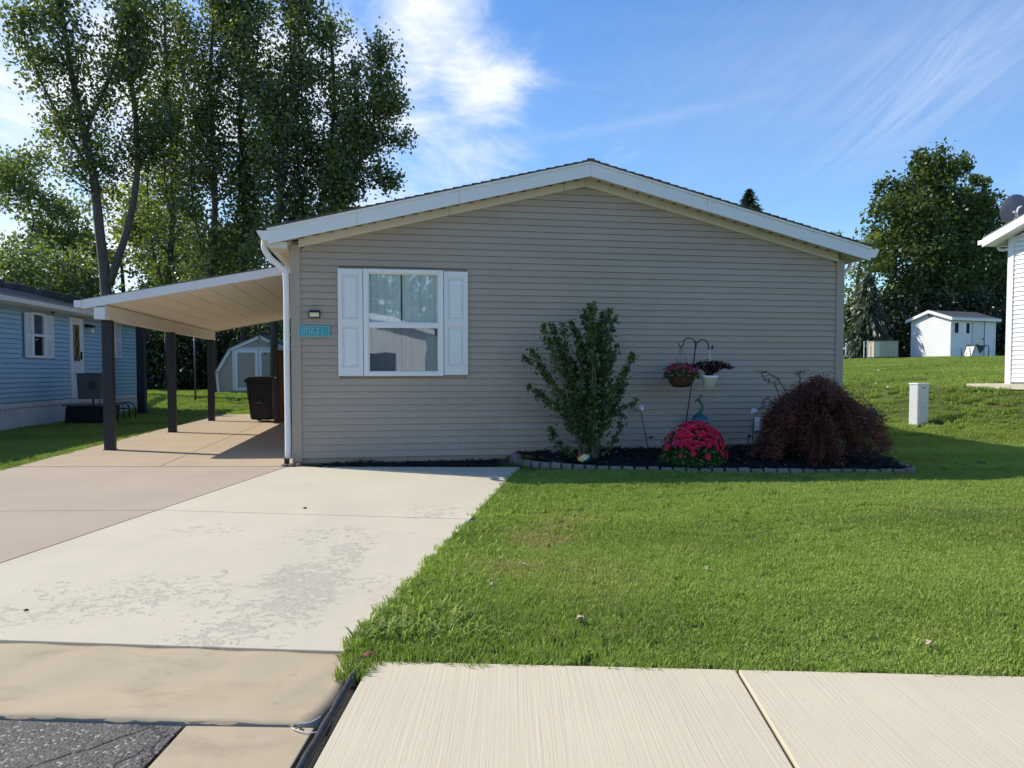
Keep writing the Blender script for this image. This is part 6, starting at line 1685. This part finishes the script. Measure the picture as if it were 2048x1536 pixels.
for k, (a, dist, r, lab) in enumerate(((690, 62, 3.6, 'large tree behind the home across the street, left'), (760, 66, 4.2, 'tall tree behind the home across the street'), (860, 60, 3.4, 'round tree behind the home across the street, right'), (600, 64, 4.0, 'wide tree across the street at the far side'))):
    q = mirror(P(a, 700, dist)); b = Vector((q.x, q.y, -.1)); hh_ = 11 + (k % 2) * 2
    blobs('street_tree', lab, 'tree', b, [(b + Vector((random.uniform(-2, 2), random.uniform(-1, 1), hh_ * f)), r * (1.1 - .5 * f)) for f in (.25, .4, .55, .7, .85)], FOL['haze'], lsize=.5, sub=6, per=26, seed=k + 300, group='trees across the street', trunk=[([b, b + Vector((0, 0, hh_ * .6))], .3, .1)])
# ------------------------------------------------------------------ lawn blades (points scattered here, tufts set on them by nodes)
hard_polys = [CREAM1, CREAM2, PINK1, PINK2, AP, LOW, bedpoly, strip_poly] + PADS + SIDE
hx = [HF.w(-.02, 0), HF.w(WID, 0), HF.w(WID, DEPTH), HF.w(-.02, DEPTH)]; hard_polys.append([(p.x, p.y) for p in hx])
bxp = [BF.w(U0, -.02), BF.w(BL, -.02), BF.w(BL, 8.2), BF.w(U0, 8.2)]; hard_polys.append([(p.x, p.y) for p in bxp])
hard_polys.append([(p.x, p.y) for p in pw]); hard_polys.append([(p.x, p.y) for p in (w0 + wd2 * .6, w0 + wd2 * 14, w0 + wd2 * 14 - pv * .022, w0 + wd2 * .6 - pv * .022)])
rx_ = [RF.w(0, 0), RF.w(RW, 0), RF.w(RW, 10), RF.w(0, 10)]; hard_polys.append([(p.x, p.y) for p in rx_])
def scatter(x0, x1, y0, y1, dens, rng):
    n = int((x1 - x0) * (y1 - y0) * dens); p = np.stack([rng.uniform(x0, x1, n), rng.uniform(y0, y1, n)], 1)
    keep = np.ones(n, bool)
    for q in hard_polys: keep &= ~inside(p, q)
    # only what the camera (or a step beside it) can see
    keep &= np.abs(p[:, 0]) < p[:, 1] * .74 + 1.2
    return p[keep]
rng = np.random.default_rng(101)
sets = [(scatter(-1.6, 5.5, 3.7, 6.6, 330, rng), 1.0), (scatter(-1.2, 9, 6.6, 10.5, 190, rng), 1.1), (scatter(4, 14, 10.5, 16, 95, rng), 1.35), (scatter(4, 24, 16, 38.5, 26, rng), 1.9),
        (scatter(-14, -6, 9.5, 20, 70, rng), 1.35), (scatter(-22, -3, 20, 34, 26, rng), 1.9)]
PT = np.concatenate([a for a, _ in sets]); SC = np.concatenate([np.full(len(a), s_) for a, s_ in sets])
# ragged edges: taller, leaning tufts along the driveway corner and thin straw
dline = np.abs((PT[:, 0] - Cc.x) * (B.y - Cc.y) - (PT[:, 1] - Cc.y) * (B.x - Cc.x)) / sqrt((B.x - Cc.x) ** 2 + (B.y - Cc.y) ** 2)
corner = np.hypot(PT[:, 0] + .55, PT[:, 1] - 4.3)
hgt = SC * (1 + .55 * np.exp(-dline / .25) * (PT[:, 1] < 7.5) + .7 * np.exp(-(corner / .55) ** 2)) * (1 + .22 * np.sin(PT[:, 0] * 2.1 + 1) * np.sin(PT[:, 1] * 1.7))
def tuft(seed, nb, rad, h):
    rg = np.random.default_rng(seed); V = []; Fq = []; tint = []
    for k in range(nb):
        a = rg.uniform(0, 2 * pi); r = rad * sqrt(rg.uniform()); x, y = r * cos(a), r * sin(a)
        L = h * rg.uniform(.55, 1.25); lean = rg.uniform(.1, .75); la = rg.uniform(0, 2 * pi); wa = rg.uniform(0, 2 * pi); w = rg.uniform(.0022, .0042)
        dx, dy = cos(la), sin(la); px_, py_ = cos(wa) * w, sin(wa) * w
        m1 = (x + dx * lean * L * .25, y + dy * lean * L * .25, L * .55); t1 = (x + dx * lean * L * .9, y + dy * lean * L * .9, L * (1 - .35 * lean))
        o = len(V); V += [(x - px_, y - py_, 0), (x + px_, y + py_, 0), (m1[0] + px_ * .8, m1[1] + py_ * .8, m1[2]), (m1[0] - px_ * .8, m1[1] - py_ * .8, m1[2]), (t1[0] + px_ * .15, t1[1] + py_ * .15, t1[2]), (t1[0] - px_ * .15, t1[1] - py_ * .15, t1[2])]
        Fq += [(o, o + 1, o + 2, o + 3), (o + 3, o + 2, o + 4, o + 5)]; tv = rg.random(); tint += [tv, tv]
    return V, Fq, tint
WV = []; WF = []; WT = []
for k in range(1500):
    if k < 950: f = abs(rng.normal()) * .28; q = (Cc.x + rng.normal() * .28 + .22, Cc.y + .12 + f)
    else:
        t_ = rng.uniform(0, 1) ** 1.5; q = (Cc.x + (B.x - Cc.x) * t_ + rng.uniform(-.04, .55), Cc.y + (B.y - Cc.y) * t_)
    if inside(np.array([q]), CREAM2)[0] or inside(np.array([q]), CREAM1)[0]: continue
    if any(inside(np.array([q]), z_)[0] for z_ in SIDE[:1]) : continue
    z0_ = float(H(*q)); L_ = rng.uniform(.06, .13) * (1.15 if k < 950 else .85); a = rng.uniform(0, 6.28); w = rng.uniform(.0035, .008); le = rng.uniform(.3, 1.0)
    d = np.array((cos(a), sin(a), 0)); p_ = np.array((-sin(a), cos(a), 0)) * w; b_ = np.array((q[0], q[1], z0_)); o = len(WV)
    for f, hz, ww in ((0, 0, .6), (.35, .62, 1), (.75, .95, .8), (1.15, .85, .1)):
        c_ = b_ + d * L_ * le * f + np.array((0, 0, L_ * hz * (1.1 - .5 * le))); WV += [tuple(c_ - p_ * ww), tuple(c_ + p_ * ww)]
    WF += [(o, o + 1, o + 3, o + 2), (o + 2, o + 3, o + 5, o + 4), (o + 4, o + 5, o + 7, o + 6)]; tv = rng.random(); WT += [tv] * 3
wo_ = raw('weeds', np.array(WV), np.array(WF), M['blade'], None, {'tint': ('FACE', WT)}); tag(wo_, 'long scruffy grass and weeds at the driveway corner', kind='stuff')
V = []; Fq = []; tint = []; var = []
NV_ = 4
for s_ in range(NV_):
    v, f, t_ = tuft(s_ + 1, 66, .062, .040); o = len(V); V += v; Fq += [tuple(i + o for i in q) for q in f]; tint += t_; var += [s_] * len(v)
ntuft = len(V)
Hz = H(PT[:, 0], PT[:, 1]) - .004
allv = np.concatenate([np.array(V), np.stack([PT[:, 0], PT[:, 1], Hz], 1)])
me = bpy.data.meshes.new('grass'); me.from_pydata([tuple(v) for v in allv], [], Fq); me.materials.append(M['blade'])
def vattr(nm, typ, arr, dom='POINT'):
    a = me.attributes.new(nm, typ, dom); a.data.foreach_set('value' if typ != 'FLOAT_VECTOR' else 'vector', np.asarray(arr).ravel())
NP = len(PT)
vattr('is_point', 'INT', np.concatenate([np.zeros(ntuft, int), np.ones(NP, int)]).astype(np.int32))
vattr('variant', 'INT', np.concatenate([np.array(var), rng.integers(0, NV_, NP)]).astype(np.int32))
vattr('size', 'FLOAT', np.concatenate([np.ones(ntuft), hgt * rng.uniform(.8, 1.2, NP)]).astype(np.float32))
vattr('spread', 'FLOAT', np.concatenate([np.ones(ntuft), SC * rng.uniform(.9, 1.2, NP) * 1.15]).astype(np.float32))
vattr('spin', 'FLOAT', np.concatenate([np.zeros(ntuft), rng.uniform(0, 6.28, NP)]).astype(np.float32))
vattr('tint', 'FLOAT', np.array(tint, np.float32), 'FACE')
grass = bpy.data.objects.new('grass', me); COL.objects.link(grass); tag(grass, 'dense mown lawn grass blades', kind='stuff')
ng = bpy.data.node_groups.new('grass_scatter', 'GeometryNodeTree')
ng.interface.new_socket('Geometry', in_out='INPUT', socket_type='NodeSocketGeometry'); ng.interface.new_socket('Geometry', in_out='OUTPUT', socket_type='NodeSocketGeometry')
N = ng.nodes; L = ng.links
gi = N.new('NodeGroupInput'); go = N.new('NodeGroupOutput')
def named(nm, typ):
    x = N.new('GeometryNodeInputNamedAttribute'); x.data_type = typ; x.inputs['Name'].default_value = nm
    return [s for s in x.outputs if s.enabled and s.name == 'Attribute'][0]
def cmpi(a, v):
    c = N.new('FunctionNodeCompare'); c.data_type = 'INT'; c.operation = 'EQUAL'; ins = [s for s in c.inputs if s.enabled]
    L.new(a, ins[0]); ins[1].default_value = v; return c.outputs[0]
ispt = cmpi(named('is_point', 'INT'), 1)
sepn = N.new('GeometryNodeSeparateGeometry'); sepn.domain = 'POINT'; L.new(gi.outputs[0], sepn.inputs['Geometry']); L.new(ispt, sepn.inputs['Selection'])
mp = N.new('GeometryNodeMeshToPoints'); L.new(sepn.outputs[0], mp.inputs['Mesh'])
join = N.new('GeometryNodeJoinGeometry')
rot = N.new('ShaderNodeCombineXYZ'); L.new(named('spin', 'FLOAT'), rot.inputs[2])
scl = N.new('ShaderNodeCombineXYZ'); spn = named('spread', 'FLOAT'); L.new(spn, scl.inputs[0]); L.new(spn, scl.inputs[1]); L.new(named('size', 'FLOAT'), scl.inputs[2])
for k in range(NV_):
    sv_ = N.new('GeometryNodeSeparateGeometry'); sv_.domain = 'POINT'; L.new(sepn.outputs[1], sv_.inputs['Geometry']); L.new(cmpi(named('variant', 'INT'), k), sv_.inputs['Selection'])
    ip = N.new('GeometryNodeInstanceOnPoints'); L.new(mp.outputs[0], ip.inputs['Points']); L.new(cmpi(named('variant', 'INT'), k), ip.inputs['Selection']); L.new(sv_.outputs[0], ip.inputs['Instance'])
    L.new(rot.outputs[0], ip.inputs['Rotation']); L.new(scl.outputs[0], ip.inputs['Scale']); L.new(ip.outputs[0], join.inputs[0])
L.new(join.outputs[0], go.inputs[0])
md = grass.modifiers.new('scatter', 'NODES'); md.node_group = ng
print('grass tufts', NP)
